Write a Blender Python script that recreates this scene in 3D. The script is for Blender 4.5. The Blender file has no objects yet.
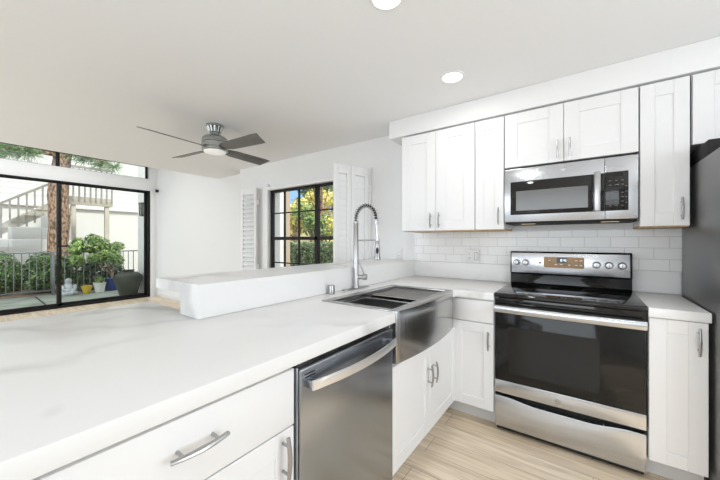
import bpy, bmesh, math, random
from mathutils import Vector, Matrix, Euler
random.seed(7)
S = bpy.context.scene
COL = S.collection
PI = math.pi
R = math.radians

# ---------------------------------------------------------------- camera
cam_data = bpy.data.cameras.new('camera')
cam = bpy.data.objects.new('camera', cam_data); COL.objects.link(cam)
cam.location = (.7813, -2.2252, 1.2639)
cam.rotation_euler = (R(90), 0, R(35.72))
cam_data.sensor_width = 36.0
cam_data.lens = 309.2 / 720 * 36
cam_data.shift_x = -2.1 / 720
cam_data.shift_y = .8 / 720
cam_data.clip_start = .02; cam_data.clip_end = 300
S.camera = cam

# ---------------------------------------------------------------- view and light
S.view_settings.view_transform = 'Standard'
S.view_settings.look = 'None'
S.view_settings.gamma = 1
S.view_settings.exposure = 0.1
try: S.view_settings.use_curve_mapping = False
except Exception: pass

W = bpy.data.worlds.new('world'); S.world = W; W.use_nodes = True
nt = W.node_tree; nt.nodes.clear()
out = nt.nodes.new('ShaderNodeOutputWorld'); bg = nt.nodes.new('ShaderNodeBackground')
tc = nt.nodes.new('ShaderNodeTexCoord')
dp = nt.nodes.new('ShaderNodeVectorMath'); dp.operation = 'DOT_PRODUCT'; dp.inputs[1].default_value = (-.70, .69, .18)
rmp = nt.nodes.new('ShaderNodeValToRGB')        # bright overcast sky that opens to blue toward the far left corner
rmp.color_ramp.elements[0].position = .80; rmp.color_ramp.elements[0].color = (.90, .95, 1.0, 1)
rmp.color_ramp.elements[1].position = .96; rmp.color_ramp.elements[1].color = (.24, .42, .80, 1)
nt.links.new(tc.outputs['Generated'], dp.inputs[0]); nt.links.new(dp.outputs['Value'], rmp.inputs[0])
nt.links.new(rmp.outputs[0], bg.inputs[0]); nt.links.new(bg.outputs[0], out.inputs[0])
bg.inputs['Strength'].default_value = 1.6

def lamp(name, kind, loc, rot, energy, size=None, size_y=None, color=(1, 1, 1), spread=None):
    l = bpy.data.lights.new(name, kind); l.energy = energy; l.color = color
    if kind == 'AREA':
        l.shape = 'RECTANGLE'; l.size = size; l.size_y = size_y or size
        if spread: l.spread = spread
    elif size is not None: l.shadow_soft_size = size
    o = bpy.data.objects.new(name, l); COL.objects.link(o)
    o.location = loc; o.rotation_euler = rot
    return o
sun = lamp('sun', 'SUN', (0, 0, 10), (0, 0, 0), 2.8, color=(1, .95, .86))
sun.data.angle = R(2)
sun.rotation_euler = Vector((.60, -.10, .80)).to_track_quat('Z', 'Y').to_euler()
# added fill lights set in unseen openings behind the photographer and beside the kitchen
lamp('fill_front', 'AREA', (.2, -4.92, 1.45), (R(112), 0, 0), 38, 3.0, 1.7, (.85, .925, 1))
lamp('fill_side', 'AREA', (2.52, -1.25, 1.45), (R(106), 0, R(90)), 26, 1.6, 1.5, (.88, .94, 1))
lamp('fill_dining', 'AREA', (-4.3, -4.92, 1.5), (R(118), 0, 0), 62, 3.0, 1.8, (.82, .91, 1))
# added unseen fill light under the tall living area ceiling
lamp('fill_living', 'AREA', (-5.95, -1.6, 2.98), (0, 0, 0), 24, 1.2, 3.0, (.93, .97, 1))

# ---------------------------------------------------------------- materials
def nodes(m):
    m.use_nodes = True
    return m.node_tree, m.node_tree.nodes['Principled BSDF']
MATS = {}
def mat(name, col, rough=.5, metal=0, spec=.5, noise=0, nscale=8, bump=0, bscale=40, emit=None, estr=0, coat=0, aniso=None):
    m = bpy.data.materials.new(name); t, b = nodes(m)
    b.inputs['Base Color'].default_value = (*col, 1)
    b.inputs['Roughness'].default_value = rough
    b.inputs['Metallic'].default_value = metal
    b.inputs['Specular IOR Level'].default_value = spec
    b.inputs['Coat Weight'].default_value = coat
    co = t.nodes.new('ShaderNodeTexCoord')
    if noise:
        n = t.nodes.new('ShaderNodeTexNoise'); n.inputs['Scale'].default_value = nscale; n.inputs['Detail'].default_value = 5
        r = t.nodes.new('ShaderNodeValToRGB')
        r.color_ramp.elements[0].position = .3; r.color_ramp.elements[1].position = .7
        r.color_ramp.elements[0].color = (*[max(0, c * (1 - noise)) for c in col], 1)
        r.color_ramp.elements[1].color = (*[min(1, c * (1 + noise)) for c in col], 1)
        t.links.new(co.outputs['Object'], n.inputs['Vector']); t.links.new(n.outputs['Fac'], r.inputs[0])
        t.links.new(r.outputs[0], b.inputs['Base Color'])
    if bump:
        n = t.nodes.new('ShaderNodeTexNoise'); n.inputs['Scale'].default_value = bscale; n.inputs['Detail'].default_value = 4
        bp = t.nodes.new('ShaderNodeBump'); bp.inputs['Strength'].default_value = bump; bp.inputs['Distance'].default_value = .01
        t.links.new(co.outputs['Object'], n.inputs['Vector']); t.links.new(n.outputs['Fac'], bp.inputs['Height'])
        t.links.new(bp.outputs[0], b.inputs['Normal'])
    if emit:
        b.inputs['Emission Color'].default_value = (*emit, 1); b.inputs['Emission Strength'].default_value = estr
    MATS[name] = m
    return m

M_wall = mat('painted_wall', (.86, .86, .855), .75, bump=.06, bscale=120)
M_ceil = mat('painted_ceiling', (.92, .92, .92), .85, bump=.1, bscale=90)
M_trim = mat('white_trim', (.88, .88, .875), .45)
M_cab = mat('cabinet_white', (.83, .83, .83), .42)
M_toe = mat('toe_kick_white', (.72, .72, .71), .5)
M_black = mat('black_frame', (.008, .008, .008), .5, spec=.3)
M_blackgl = mat('black_glass', (.006, .006, .006), .06, spec=.55)
M_dark = mat('dark_gap', (.008, .008, .008), .7)
M_chrome = mat('brushed_nickel', (.42, .42, .42), .28, 1)
M_knob = mat('satin_knob', (.55, .55, .54), .3, 1)
M_fan = mat('fan_nickel', (.40, .42, .41), .3, 1)
M_blade = mat('fan_blade_grey', (.16, .155, .15), .5, noise=.08, nscale=30)
M_under = mat('cabinet_raw_wood', (.62, .42, .22), .6, noise=.15, nscale=25)
M_plate = mat('outlet_white', (.80, .80, .79), .35)
M_hole = mat('outlet_slot', (.25, .25, .25), .6)
M_lens = mat('light_lens', (.9, .9, .9), .4, emit=(1, .98, .94), estr=6)
M_fanlens = mat('fan_lens', (.85, .85, .83), .35, emit=(1, .98, .94), estr=.25)

def steel(name, col, rough, sx, sz, amp=.06):
    m = bpy.data.materials.new(name); t, b = nodes(m)
    b.inputs['Metallic'].default_value = 1
    co = t.nodes.new('ShaderNodeTexCoord'); mp = t.nodes.new('ShaderNodeMapping')
    mp.inputs['Scale'].default_value = (sx, sx, sz)
    n = t.nodes.new('ShaderNodeTexNoise'); n.inputs['Scale'].default_value = 1; n.inputs['Detail'].default_value = 3
    r = t.nodes.new('ShaderNodeValToRGB')
    r.color_ramp.elements[0].color = (*[c * (1 - amp) for c in col], 1); r.color_ramp.elements[1].color = (*[min(1, c * (1 + amp)) for c in col], 1)
    mr = t.nodes.new('ShaderNodeMapRange'); mr.inputs[3].default_value = rough - .05; mr.inputs[4].default_value = rough + .06
    t.links.new(co.outputs['Object'], mp.inputs[0]); t.links.new(mp.outputs[0], n.inputs['Vector'])
    t.links.new(n.outputs['Fac'], r.inputs[0]); t.links.new(r.outputs[0], b.inputs['Base Color'])
    t.links.new(n.outputs['Fac'], mr.inputs[0]); t.links.new(mr.outputs[0], b.inputs['Roughness'])
    b.inputs['Anisotropic'].default_value = .5
    return m
M_steel = steel('stainless_steel', (.58, .60, .635), .25, 3, 260)
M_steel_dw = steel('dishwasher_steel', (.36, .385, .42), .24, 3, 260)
M_steel_dark = steel('fridge_side_steel', (.27, .27, .27), .42, 2, 120)
M_steel_bright = steel('bright_handle_steel', (.84, .85, .86), .36, 3, 200)
M_apron = steel('sink_steel', (.46, .46, .46), .2, 3, 260)
M_basin = steel('sink_basin_steel', (.30, .30, .30), .3, 60, 60)

def quartz(name, base=(.83, .83, .825), vein=(.58, .58, .57), sc=1.6):
    m = bpy.data.materials.new(name); t, b = nodes(m)
    b.inputs['Roughness'].default_value = .30
    b.inputs['Specular IOR Level'].default_value = .32
    co = t.nodes.new('ShaderNodeTexCoord')
    n1 = t.nodes.new('ShaderNodeTexNoise'); n1.inputs['Scale'].default_value = 1.3; n1.inputs['Detail'].default_value = 6
    mx = t.nodes.new('ShaderNodeMixRGB'); mx.inputs[0].default_value = .35
    t.links.new(co.outputs['Object'], n1.inputs['Vector']); t.links.new(co.outputs['Object'], mx.inputs[1]); t.links.new(n1.outputs['Color'], mx.inputs[2])
    w = t.nodes.new('ShaderNodeTexNoise'); w.inputs['Scale'].default_value = sc; w.inputs['Detail'].default_value = 3; w.inputs['Roughness'].default_value = .45
    t.links.new(mx.outputs[0], w.inputs['Vector'])
    r = t.nodes.new('ShaderNodeValToRGB')
    e = r.color_ramp.elements; e[0].position = .47; e[0].color = (0, 0, 0, 1); e[1].position = .5; e[1].color = (1, 1, 1, 1)
    x = e.new(.53); x.color = (0, 0, 0, 1)
    t.links.new(w.outputs['Fac'], r.inputs[0])
    n3 = t.nodes.new('ShaderNodeTexNoise'); n3.inputs['Scale'].default_value = 1.1
    t.links.new(co.outputs['Object'], n3.inputs['Vector'])
    r3 = t.nodes.new('ShaderNodeValToRGB'); r3.color_ramp.elements[0].position = .40; r3.color_ramp.elements[1].position = .58
    t.links.new(n3.outputs['Fac'], r3.inputs[0])
    mu = t.nodes.new('ShaderNodeMath'); mu.operation = 'MULTIPLY'
    t.links.new(r.outputs[0], mu.inputs[0]); t.links.new(r3.outputs[0], mu.inputs[1])
    mc = t.nodes.new('ShaderNodeMixRGB'); mc.inputs[1].default_value = (*base, 1); mc.inputs[2].default_value = (*vein, 1)
    t.links.new(mu.outputs[0], mc.inputs[0]); t.links.new(mc.outputs[0], b.inputs['Base Color'])
    return m
M_quartz = quartz('white_quartz')
M_quartz_slab = quartz('white_quartz_splash', (.86, .86, .855), (.70, .70, .69), 2.2)

def wood_floor():
    m = bpy.data.materials.new('oak_planks'); t, b = nodes(m)
    co = t.nodes.new('ShaderNodeTexCoord')
    br = t.nodes.new('ShaderNodeTexBrick'); br.offset = .37; br.offset_frequency = 2
    br.inputs['Color1'].default_value = (.74, .61, .45, 1); br.inputs['Color2'].default_value = (.86, .74, .58, 1)
    br.inputs['Mortar'].default_value = (.33, .23, .13, 1)
    br.inputs['Scale'].default_value = 1; br.inputs['Mortar Size'].default_value = .0014; br.inputs['Bias'].default_value = 0
    br.inputs['Brick Width'].default_value = 1.3; br.inputs['Row Height'].default_value = .165
    t.links.new(co.outputs['Object'], br.inputs['Vector'])
    mp = t.nodes.new('ShaderNodeMapping'); mp.inputs['Scale'].default_value = (1.0, 14, 1)
    n = t.nodes.new('ShaderNodeTexNoise'); n.inputs['Scale'].default_value = 2.2; n.inputs['Detail'].default_value = 8; n.inputs['Distortion'].default_value = .8
    t.links.new(co.outputs['Object'], mp.inputs[0]); t.links.new(mp.outputs[0], n.inputs['Vector'])
    r = t.nodes.new('ShaderNodeValToRGB')
    r.color_ramp.elements[0].position = .32; r.color_ramp.elements[0].color = (.66, .60, .53, 1)
    r.color_ramp.elements[1].position = .62; r.color_ramp.elements[1].color = (1.05, 1.05, 1.05, 1)
    t.links.new(n.outputs['Fac'], r.inputs[0])
    mx = t.nodes.new('ShaderNodeMixRGB'); mx.blend_type = 'MULTIPLY'; mx.inputs[0].default_value = .8
    t.links.new(br.outputs['Color'], mx.inputs[1]); t.links.new(r.outputs[0], mx.inputs[2])
    t.links.new(mx.outputs[0], b.inputs['Base Color'])
    b.inputs['Roughness'].default_value = .35
    return m
M_floor = wood_floor()

def tile_mat():
    m = bpy.data.materials.new('subway_tile'); t, b = nodes(m)
    co = t.nodes.new('ShaderNodeTexCoord'); sp = t.nodes.new('ShaderNodeSeparateXYZ'); cb = t.nodes.new('ShaderNodeCombineXYZ')
    t.links.new(co.outputs['Object'], sp.inputs[0])
    ax = t.nodes.new('ShaderNodeMath'); ax.inputs[1].default_value = 10 * .152 - .441 + .076
    az = t.nodes.new('ShaderNodeMath'); az.inputs[1].default_value = -1.0615
    t.links.new(sp.outputs['X'], ax.inputs[0]); t.links.new(sp.outputs['Z'], az.inputs[0])
    t.links.new(ax.outputs[0], cb.inputs[0]); t.links.new(az.outputs[0], cb.inputs[1])
    br = t.nodes.new('ShaderNodeTexBrick'); br.offset = .5; br.offset_frequency = 2
    br.inputs['Color1'].default_value = (.86, .86, .85, 1); br.inputs['Color2'].default_value = (.83, .83, .82, 1)
    br.inputs['Mortar'].default_value = (.60, .60, .59, 1)
    br.inputs['Scale'].default_value = 1; br.inputs['Mortar Size'].default_value = .0018; br.inputs['Mortar Smooth'].default_value = .1
    br.inputs['Brick Width'].default_value = .152; br.inputs['Row Height'].default_value = .076
    t.links.new(cb.outputs[0], br.inputs['Vector']); t.links.new(br.outputs['Color'], b.inputs['Base Color'])
    bp = t.nodes.new('ShaderNodeBump'); bp.inputs['Strength'].default_value = .4; bp.inputs['Distance'].default_value = .002; bp.invert = True
    t.links.new(br.outputs['Fac'], bp.inputs['Height']); t.links.new(bp.outputs[0], b.inputs['Normal'])
    b.inputs['Roughness'].default_value = .15
    return m
M_tile = tile_mat()

def glass_mat(name, tint=(1, 1, 1), refl=.07):
    m = bpy.data.materials.new(name); m.use_nodes = True; t = m.node_tree; t.nodes.clear()
    o = t.nodes.new('ShaderNodeOutputMaterial'); mx = t.nodes.new('ShaderNodeMixShader')
    tr = t.nodes.new('ShaderNodeBsdfTransparent'); tr.inputs[0].default_value = (*tint, 1)
    gl = t.nodes.new('ShaderNodeBsdfGlossy'); gl.inputs['Roughness'].default_value = .01
    mx.inputs[0].default_value = refl
    t.links.new(tr.outputs[0], mx.inputs[1]); t.links.new(gl.outputs[0], mx.inputs[2]); t.links.new(mx.outputs[0], o.inputs[0])
    return m
M_glass = glass_mat('window_glass', (.97, .985, .975), .018)
M_ovenglass = mat('oven_glass', (.010, .010, .010), .06, spec=.35)
M_mwglass = mat('microwave_window', (.14, .14, .14), .12, spec=.6)

def leaf_mat(name, a, b_, sc=6):
    m = bpy.data.materials.new(name); t, b = nodes(m)
    co = t.nodes.new('ShaderNodeTexCoord'); n = t.nodes.new('ShaderNodeTexNoise'); n.inputs['Scale'].default_value = sc; n.inputs['Detail'].default_value = 6
    r = t.nodes.new('ShaderNodeValToRGB'); r.color_ramp.elements[0].position = .35; r.color_ramp.elements[1].position = .65
    r.color_ramp.elements[0].color = (*a, 1); r.color_ramp.elements[1].color = (*b_, 1)
    t.links.new(co.outputs['Object'], n.inputs['Vector']); t.links.new(n.outputs['Fac'], r.inputs[0]); t.links.new(r.outputs[0], b.inputs['Base Color'])
    b.inputs['Roughness'].default_value = .5
    return m
M_stucco = mat('white_stucco', (.78, .78, .76), .9, bump=.4, bscale=60)
M_siding = None
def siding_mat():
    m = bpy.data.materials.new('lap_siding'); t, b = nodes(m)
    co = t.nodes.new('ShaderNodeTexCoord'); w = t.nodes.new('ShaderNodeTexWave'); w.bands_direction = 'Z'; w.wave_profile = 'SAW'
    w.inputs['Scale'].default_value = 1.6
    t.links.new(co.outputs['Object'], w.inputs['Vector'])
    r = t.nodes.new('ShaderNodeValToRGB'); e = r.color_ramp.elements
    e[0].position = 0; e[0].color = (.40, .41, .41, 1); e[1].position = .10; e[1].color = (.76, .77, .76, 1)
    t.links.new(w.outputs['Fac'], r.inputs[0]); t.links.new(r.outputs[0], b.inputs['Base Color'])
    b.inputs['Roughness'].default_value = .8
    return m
M_siding = siding_mat()
M_beige = mat('beige_timber', (.52, .49, .42), .7, noise=.08, nscale=6)
M_greyrail = mat('grey_timber', (.36, .35, .33), .7, noise=.1, nscale=6)
M_rail = mat('grey_metal_rail', (.16, .18, .19), .45)
M_patio = mat('patio_concrete', (.31, .34, .29), .8, noise=.35, nscale=1.6, bump=.1, bscale=50)
M_soil = mat('garden_soil', (.16, .12, .09), .95, noise=.3, nscale=9, bump=.6, bscale=30)
M_bark = None
def bark_mat():
    m = bpy.data.materials.new('pine_bark'); t, b = nodes(m)
    co = t.nodes.new('ShaderNodeTexCoord'); mp = t.nodes.new('ShaderNodeMapping'); mp.inputs['Scale'].default_value = (1, 1, .45)
    v = t.nodes.new('ShaderNodeTexVoronoi'); v.inputs['Scale'].default_value = 22
    t.links.new(co.outputs['Object'], mp.inputs[0]); t.links.new(mp.outputs[0], v.inputs['Vector'])
    r = t.nodes.new('ShaderNodeValToRGB'); e = r.color_ramp.elements
    e[0].position = 0; e[0].color = (.52, .33, .21, 1); e[1].position = .75; e[1].color = (.12, .075, .05, 1)
    x = e.new(.4); x.color = (.40, .27, .19, 1)
    t.links.new(v.outputs['Distance'], r.inputs[0]); t.links.new(r.outputs[0], b.inputs['Base Color'])
    bp = t.nodes.new('ShaderNodeBump'); bp.inputs['Strength'].default_value = .8; bp.inputs['Distance'].default_value = .03; bp.invert = True
    t.links.new(v.outputs['Distance'], bp.inputs['Height']); t.links.new(bp.outputs[0], b.inputs['Normal'])
    b.inputs['Roughness'].default_value = .9
    return m
M_bark = bark_mat()
M_leaf = leaf_mat('shrub_leaves', (.03, .08, .02), (.16, .27, .09), 9)
M_leaf_light = leaf_mat('bright_leaves', (.05, .13, .025), (.36, .50, .16), 11)
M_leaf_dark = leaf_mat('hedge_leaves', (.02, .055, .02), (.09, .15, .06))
M_leaf_pine = leaf_mat('pine_needles', (.10, .20, .08), (.30, .42, .22))
M_leaf_yellow = leaf_mat('yellow_leaves', (.50, .46, .07), (.92, .84, .30), 3)
M_leaf_hedge2 = leaf_mat('clipped_hedge_leaves', (.06, .12, .03), (.42, .50, .30), 14)
M_hill = leaf_mat('dry_hillside', (.50, .42, .14), (.80, .70, .34), 1.2)
M_urn = mat('dark_green_glaze', (.030, .036, .022), .5, noise=.3, nscale=7)
M_yellowpot = mat('yellow_glaze', (.72, .52, .05), .3)
M_whitepot = mat('white_glaze', (.80, .80, .78), .35)
M_bluepot = mat('blue_glaze', (.02, .05, .20), .25)
M_stonefig = mat('pale_stone', (.55, .58, .62), .7, noise=.25, nscale=12)
M_lantern = mat('aged_bronze', (.13, .12, .10), .5, .6)
M_lanternglass = mat('seeded_glass', (.30, .31, .29), .2)
M_roof = mat('far_roof', (.18, .25, .45), .6)
M_tan = mat('tan_stucco', (.50, .40, .30), .85)

# ---------------------------------------------------------------- mesh helpers
class MB:
    def __init__(s): s.v = []; s.f = []; s.m = []
    def add(s, vs, fs, mi=0):
        n = len(s.v); s.v += [Vector(a) for a in vs]; s.f += [[i + n for i in f] for f in fs]; s.m += [mi] * len(fs); return s
    def addbm(s, bm, mi=0):
        bm.verts.index_update(); s.add([v.co.copy() for v in bm.verts], [[v.index for v in f.verts] for f in bm.faces], mi); bm.free(); return s
    def box(s, x0, x1, y0, y1, z0, z1, bev=0, mi=0, seg=2, M=None):
        bm = bmesh.new(); bmesh.ops.create_cube(bm, size=1)
        for v in bm.verts:
            v.co = Vector((x0 + (v.co.x + .5) * (x1 - x0), y0 + (v.co.y + .5) * (y1 - y0), z0 + (v.co.z + .5) * (z1 - z0)))
        if bev: bmesh.ops.bevel(bm, geom=bm.edges[:], offset=min(bev, .45 * min(x1 - x0, y1 - y0, z1 - z0)), segments=seg, profile=.5, affect='EDGES')
        if M is not None: bmesh.ops.transform(bm, matrix=M, verts=bm.verts[:])
        return s.addbm(bm, mi)
    def prism(s, pts, z0, z1, bev=0, mi=0, axis='z'):
        # outline pts extruded between z0 and z1 along axis
        bm = bmesh.new()
        def P(a, b, c): return {'z': (a, b, c), 'y': (a, c, b), 'x': (c, a, b)}[axis]
        lo = [bm.verts.new(P(a, b, z0)) for a, b in pts]; hi = [bm.verts.new(P(a, b, z1)) for a, b in pts]
        bm.faces.new(lo[::-1]); bm.faces.new(hi); n = len(pts)
        for i in range(n): bm.faces.new((lo[i], lo[(i + 1) % n], hi[(i + 1) % n], hi[i]))
        bmesh.ops.recalc_face_normals(bm, faces=bm.faces[:])
        if bev: bmesh.ops.bevel(bm, geom=bm.edges[:], offset=bev, segments=2, profile=.5, affect='EDGES')
        return s.addbm(bm, mi)
    def tube(s, pts, r, n=12, mi=0, cap=True, flat=None):
        pts = [Vector(p) for p in pts]; N = len(pts); rs = r if isinstance(r, (list, tuple)) else [r] * N
        tan = [(pts[min(i + 1, N - 1)] - pts[max(i - 1, 0)]).normalized() for i in range(N)]
        up = Vector((0, 0, 1)) if abs(tan[0].z) < .9 else Vector((1, 0, 0))
        a = tan[0].cross(up).normalized(); vs = []; fs = []
        for i in range(N):
            a = (a - tan[i] * a.dot(tan[i])).normalized(); b = tan[i].cross(a)
            for k in range(n):
                t = 2 * PI * k / n; q = a * math.cos(t) * (flat or 1) + b * math.sin(t); vs.append(pts[i] + q * rs[i])
        for i in range(N - 1):
            for k in range(n):
                fs.append([i * n + k, i * n + (k + 1) % n, (i + 1) * n + (k + 1) % n, (i + 1) * n + k])
        if cap: fs.append(list(range(n))[::-1]); fs.append([(N - 1) * n + k for k in range(n)])
        return s.add(vs, fs, mi)
    def lathe(s, prof, c=(0, 0, 0), n=32, mi=0, axis='z', cap=True):
        vs = []; fs = []; N = len(prof)
        for r, z in prof:
            for k in range(n):
                t = 2 * PI * k / n; x, y = r * math.cos(t), r * math.sin(t)
                p = {'z': (x, y, z), 'y': (x, z, -y), 'x': (z, x, y)}[axis]
                vs.append(Vector(p) + Vector(c))
        for i in range(N - 1):
            for k in range(n):
                fs.append([i * n + k, i * n + (k + 1) % n, (i + 1) * n + (k + 1) % n, (i + 1) * n + k])
        if cap: fs.append(list(range(n))[::-1]); fs.append([(N - 1) * n + k for k in range(n)])
        return s.add(vs, fs, mi)
    def xform(s, M):
        s.v = [M @ v for v in s.v]; return s

ORG = {}
def obj(name, mb, m, parent=None, smooth=30):
    off = ORG.get(parent.name, Vector()) if parent else Vector()
    me = bpy.data.meshes.new(name); me.from_pydata([tuple(v - off) for v in mb.v], [], mb.f)
    ms = m if isinstance(m, (list, tuple)) else [m]
    for x in ms: me.materials.append(x)
    if len(ms) > 1:
        for p, i in zip(me.polygons, mb.m): p.material_index = i
    bm = bmesh.new(); bm.from_mesh(me); bmesh.ops.recalc_face_normals(bm, faces=bm.faces[:]) if smooth is not None else None
    bm.to_mesh(me); bm.free()
    if smooth is not None:
        for p in me.polygons: p.use_smooth = True
        me.set_sharp_from_angle(angle=R(smooth))
    me.update()
    o = bpy.data.objects.new(name, me); COL.objects.link(o)
    if parent: o.parent = parent
    ORG[o.name] = off
    return o
def thing(name, label, cat, loc=(0, 0, 0), group=None):
    o = bpy.data.objects.new(name, None); COL.objects.link(o); o.empty_display_size = .1
    o.location = loc; ORG[o.name] = Vector(loc); o['label'] = label; o['category'] = cat
    if group: o['group'] = group
    return o
def tag(o, label, cat, group=None):
    o['label'] = label; o['category'] = cat
    if group: o['group'] = group
    return o
def struct(name, mb, m, parent=None, smooth=30):
    o = obj(name, mb, m, parent, smooth)
    if not parent: o['kind'] = 'structure'
    return o
def B(*a, **k): return MB().box(*a, **k)
def copy_tree(o, parent=None):
    c = o.copy(); COL.objects.link(c); c.parent = parent; ORG[c.name] = ORG.get(o.name, Vector())
    for ch in [x for x in COL.objects if x.parent == o]: copy_tree(ch, c)
    return c

# ================================================================ STRUCTURE
YW = .62       # kitchen / dining wall face
ZC = 2.388     # low ceiling
XD = -7.2      # sliding door wall face
XE = -4.62     # where the low ceiling ends
ZT = 3.02      # tall ceiling
struct('floor', B(-7.36, 2.7, -5.2, 1.1, -.1, 0), M_floor)
struct('ceiling', MB().prism([(XE, -5.2), (2.7, -5.2), (2.7, .62), (-3.65, .62), (-3.65, .81), (XE, .81)], ZC, ZC + .12), M_ceil)
struct('ceiling', B(-7.36, XE, -5.2, .98, ZT, ZT + .1), M_ceil)
struct('trim_1', B(XE, XE + .12, -5.2, .80, ZC + .12, ZT + .1), M_ceil)      # riser between the two ceilings
# back wall with window opening x -2.89..-1.14, z .6..1.975
WX0, WX1, WZ0, WZ1 = -2.90, -1.16, .60, 1.985
m = MB()
m.box(-3.65, WX0, YW, YW + .18, 0, 2.6); m.box(WX1, 2.7, YW, YW + .18, 0, 2.6)
m.box(WX0, WX1, YW, YW + .18, 0, WZ0); m.box(WX0, WX1, YW, YW + .18, WZ1, 2.6)
struct('wall_back', m, M_wall)
struct('wall_back', B(-7.36, -3.65, .80, .98, 0, 3.12), M_wall)
struct('baseboard_back', B(-7.19, -3.66, .785, .80, 0, .095, bev=.004), M_trim)
struct('baseboard_back', B(-3.65, -1.10, YW - .015, YW, 0, .095, bev=.004), M_trim)
# sliding door wall
DY0, DY1, DZ1 = -2.28, .655, 2.39
TZ0, TZ1 = 2.655, 2.965
m = MB()
m.box(XD - .16, XD, DY1, .98, 0, 3.12); m.box(XD - .16, XD, -5.2, DY0, 0, 3.12)
m.box(XD - .16, XD, DY0, DY1, DZ1, TZ0); m.box(XD - .16, XD, DY0, DY1, TZ1, 3.12)
struct('wall_left', m, M_wall)
# right wall, front wall (behind the camera) with openings added for the fill lights
m = MB()
m.box(2.6, 2.76, -5.2, YW, 0, .7); m.box(2.6, 2.76, -5.2, YW, 2.2, 2.6)
m.box(2.6, 2.76, -5.2, -2.1, .7, 2.2); m.box(2.6, 2.76, -.4, YW, .7, 2.2)
struct('wall_right', m, M_wall)
m = MB()
m.box(-7.36, 2.7, -5.2, -5.0, 0, .6); m.box(-7.36, 2.7, -5.2, -5.0, 2.3, 3.12)
for a, b in ((-7.36, -5.8), (-2.8, -1.3), (1.7, 2.7)): m.box(a, b, -5.2, -5.0, .6, 2.3)
struct('wall_front', m, M_wall)
# soffit above upper cabinets
struct('trim_2', B(-.718, 2.6, .2957, YW, 2.222, ZC, bev=.006), M_wall)
# pony wall under the bar
struct('wall_pony', B(-.775, -.633, -1.47, YW, 0, 1.012), M_wall)
struct('baseboard_pony', B(-.79, -.775, -1.47, YW - .02, 0, .095, bev=.004), M_trim)

# sliding door
dr = bpy.data.objects.new('door_1', None); COL.objects.link(dr); dr.location = (XD, -.8, 0); ORG[dr.name] = Vector(dr.location); dr['kind'] = 'structure'
m = MB(); fx0, fx1 = XD - .11, XD + .005
m.box(fx0, fx1, DY0, DY1, DZ1 - .028, DZ1, .003); m.box(fx0, fx1, DY0, DY1, 0, .04, .003)
m.box(fx0, fx1, DY1 - .05, DY1, 0, DZ1, .003); m.box(fx0, fx1, DY0, DY0 + .05, 0, DZ1, .003)
obj('door_frame', m, M_black, dr)
def sash(name, y0, y1, xc, z0=.03, z1=DZ1 - .018, w=.050):
    m = MB(); a, b = xc - .018, xc + .018
    m.box(a, b, y0, y0 + w, z0, z1, .003); m.box(a, b, y1 - w, y1, z0, z1, .003)
    m.box(a, b, y0, y1, z0, z0 + .06, .003); m.box(a, b, y0, y1, z1 - .035, z1, .003)
    p = obj(name, m, M_black, dr)
    obj('glass_pane', B(xc - .003, xc + .003, y0 + w - .01, y1 - w + .01, z0 + .05, z1 - w + .01), M_glass, p)
    return p
sash('sliding_panel', DY0 + .04, -.80, XD - .035)
fp = sash('fixed_panel', -.86, DY1 - .04, XD - .08)
obj('door_handle', B(XD - .017, XD + .02, -.845, -.825, .98, 1.14, .004), M_black, dr)
obj('latch_bar', B(XD - .017, XD - .005, -.86, -.70, 1.15, 1.18, .004), M_black, dr)
# transom window
tr = bpy.data.objects.new('window_1', None); COL.objects.link(tr); tr.location = (XD, -.8, TZ0); ORG[tr.name] = Vector(tr.location); tr['kind'] = 'structure'
m = MB(); a, b = XD - .12, XD - .07
m.box(a, b, DY0, DY1 - .02, TZ1 - .03, TZ1, .003); m.box(a, b, DY0, DY1 - .02, TZ0, TZ0 + .018, .003)
m.box(a, b, DY1 - .06, DY1 - .02, TZ0, TZ1, .003); m.box(a, b, DY0, DY0 + .05, TZ0, TZ1, .003); m.box(a, b, -.87, -.815, TZ0, TZ1, .003)
wf = obj('window_frame', m, M_black, tr)
obj('glass_pane', B(XD - .098, XD - .092, DY0 + .02, DY1 - .04, TZ0 + .01, TZ1 - .01), M_glass, wf)
# white casing band between door and transom, sill
struct('trim_3', B(XD, XD + .012, DY0, DY1 + .09, DZ1 + .03, TZ0 - .015, bev=.003), M_trim)
struct('trim_4', B(XD, XD + .012, DY1 + .005, DY1 + .085, 0, DZ1 + .02, bev=.003), M_trim)

# dining window
dw = bpy.data.objects.new('window_2', None); COL.objects.link(dw); dw.location = (-2.03, YW, WZ0); ORG[dw.name] = Vector(dw.location); dw['kind'] = 'structure'
YF0, YF1 = YW + .005, YW + .055
m = MB()
m.box(WX0, WX0 + .04, YF0, YF1, WZ0, WZ1, .003); m.box(WX1 - .04, WX1, YF0, YF1, WZ0, WZ1, .003)
m.box(WX0, WX1, YF0, YF1, WZ1 - .035, WZ1, .003); m.box(WX0, WX1, YF0, YF1, WZ0, WZ0 + .04, .003)
m.box(-2.015, -1.962, YF0, YF1, WZ0, WZ1, .003)
m.box(WX0, WX1, YF0, YF1, 1.275, 1.32, .003)
for x in (-2.615, -2.325, -1.69, -1.42): m.box(x - .008, x + .008, YF0 + .01, YF1 - .01, WZ0, WZ1, .002)
for z in (1.655, .955): m.box(WX0, WX1, YF0 + .01, YF1 - .01, z - .008, z + .008, .002)
wf = obj('window_frame', m, M_black, dw)
obj('glass_pane', B(WX0 + .01, WX1 - .01, YW + .027, YW + .033, WZ0 + .01, WZ1 - .01), M_glass, wf)
m = MB(); t = .10
m.box(WX0 - .11, WX0, YW - .045, YW, WZ0 - .06, WZ1 + .09, .006); m.box(WX1, WX1 + .03, YW - .045, YW, WZ0 - .06, WZ1 + .09, .006)
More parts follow.
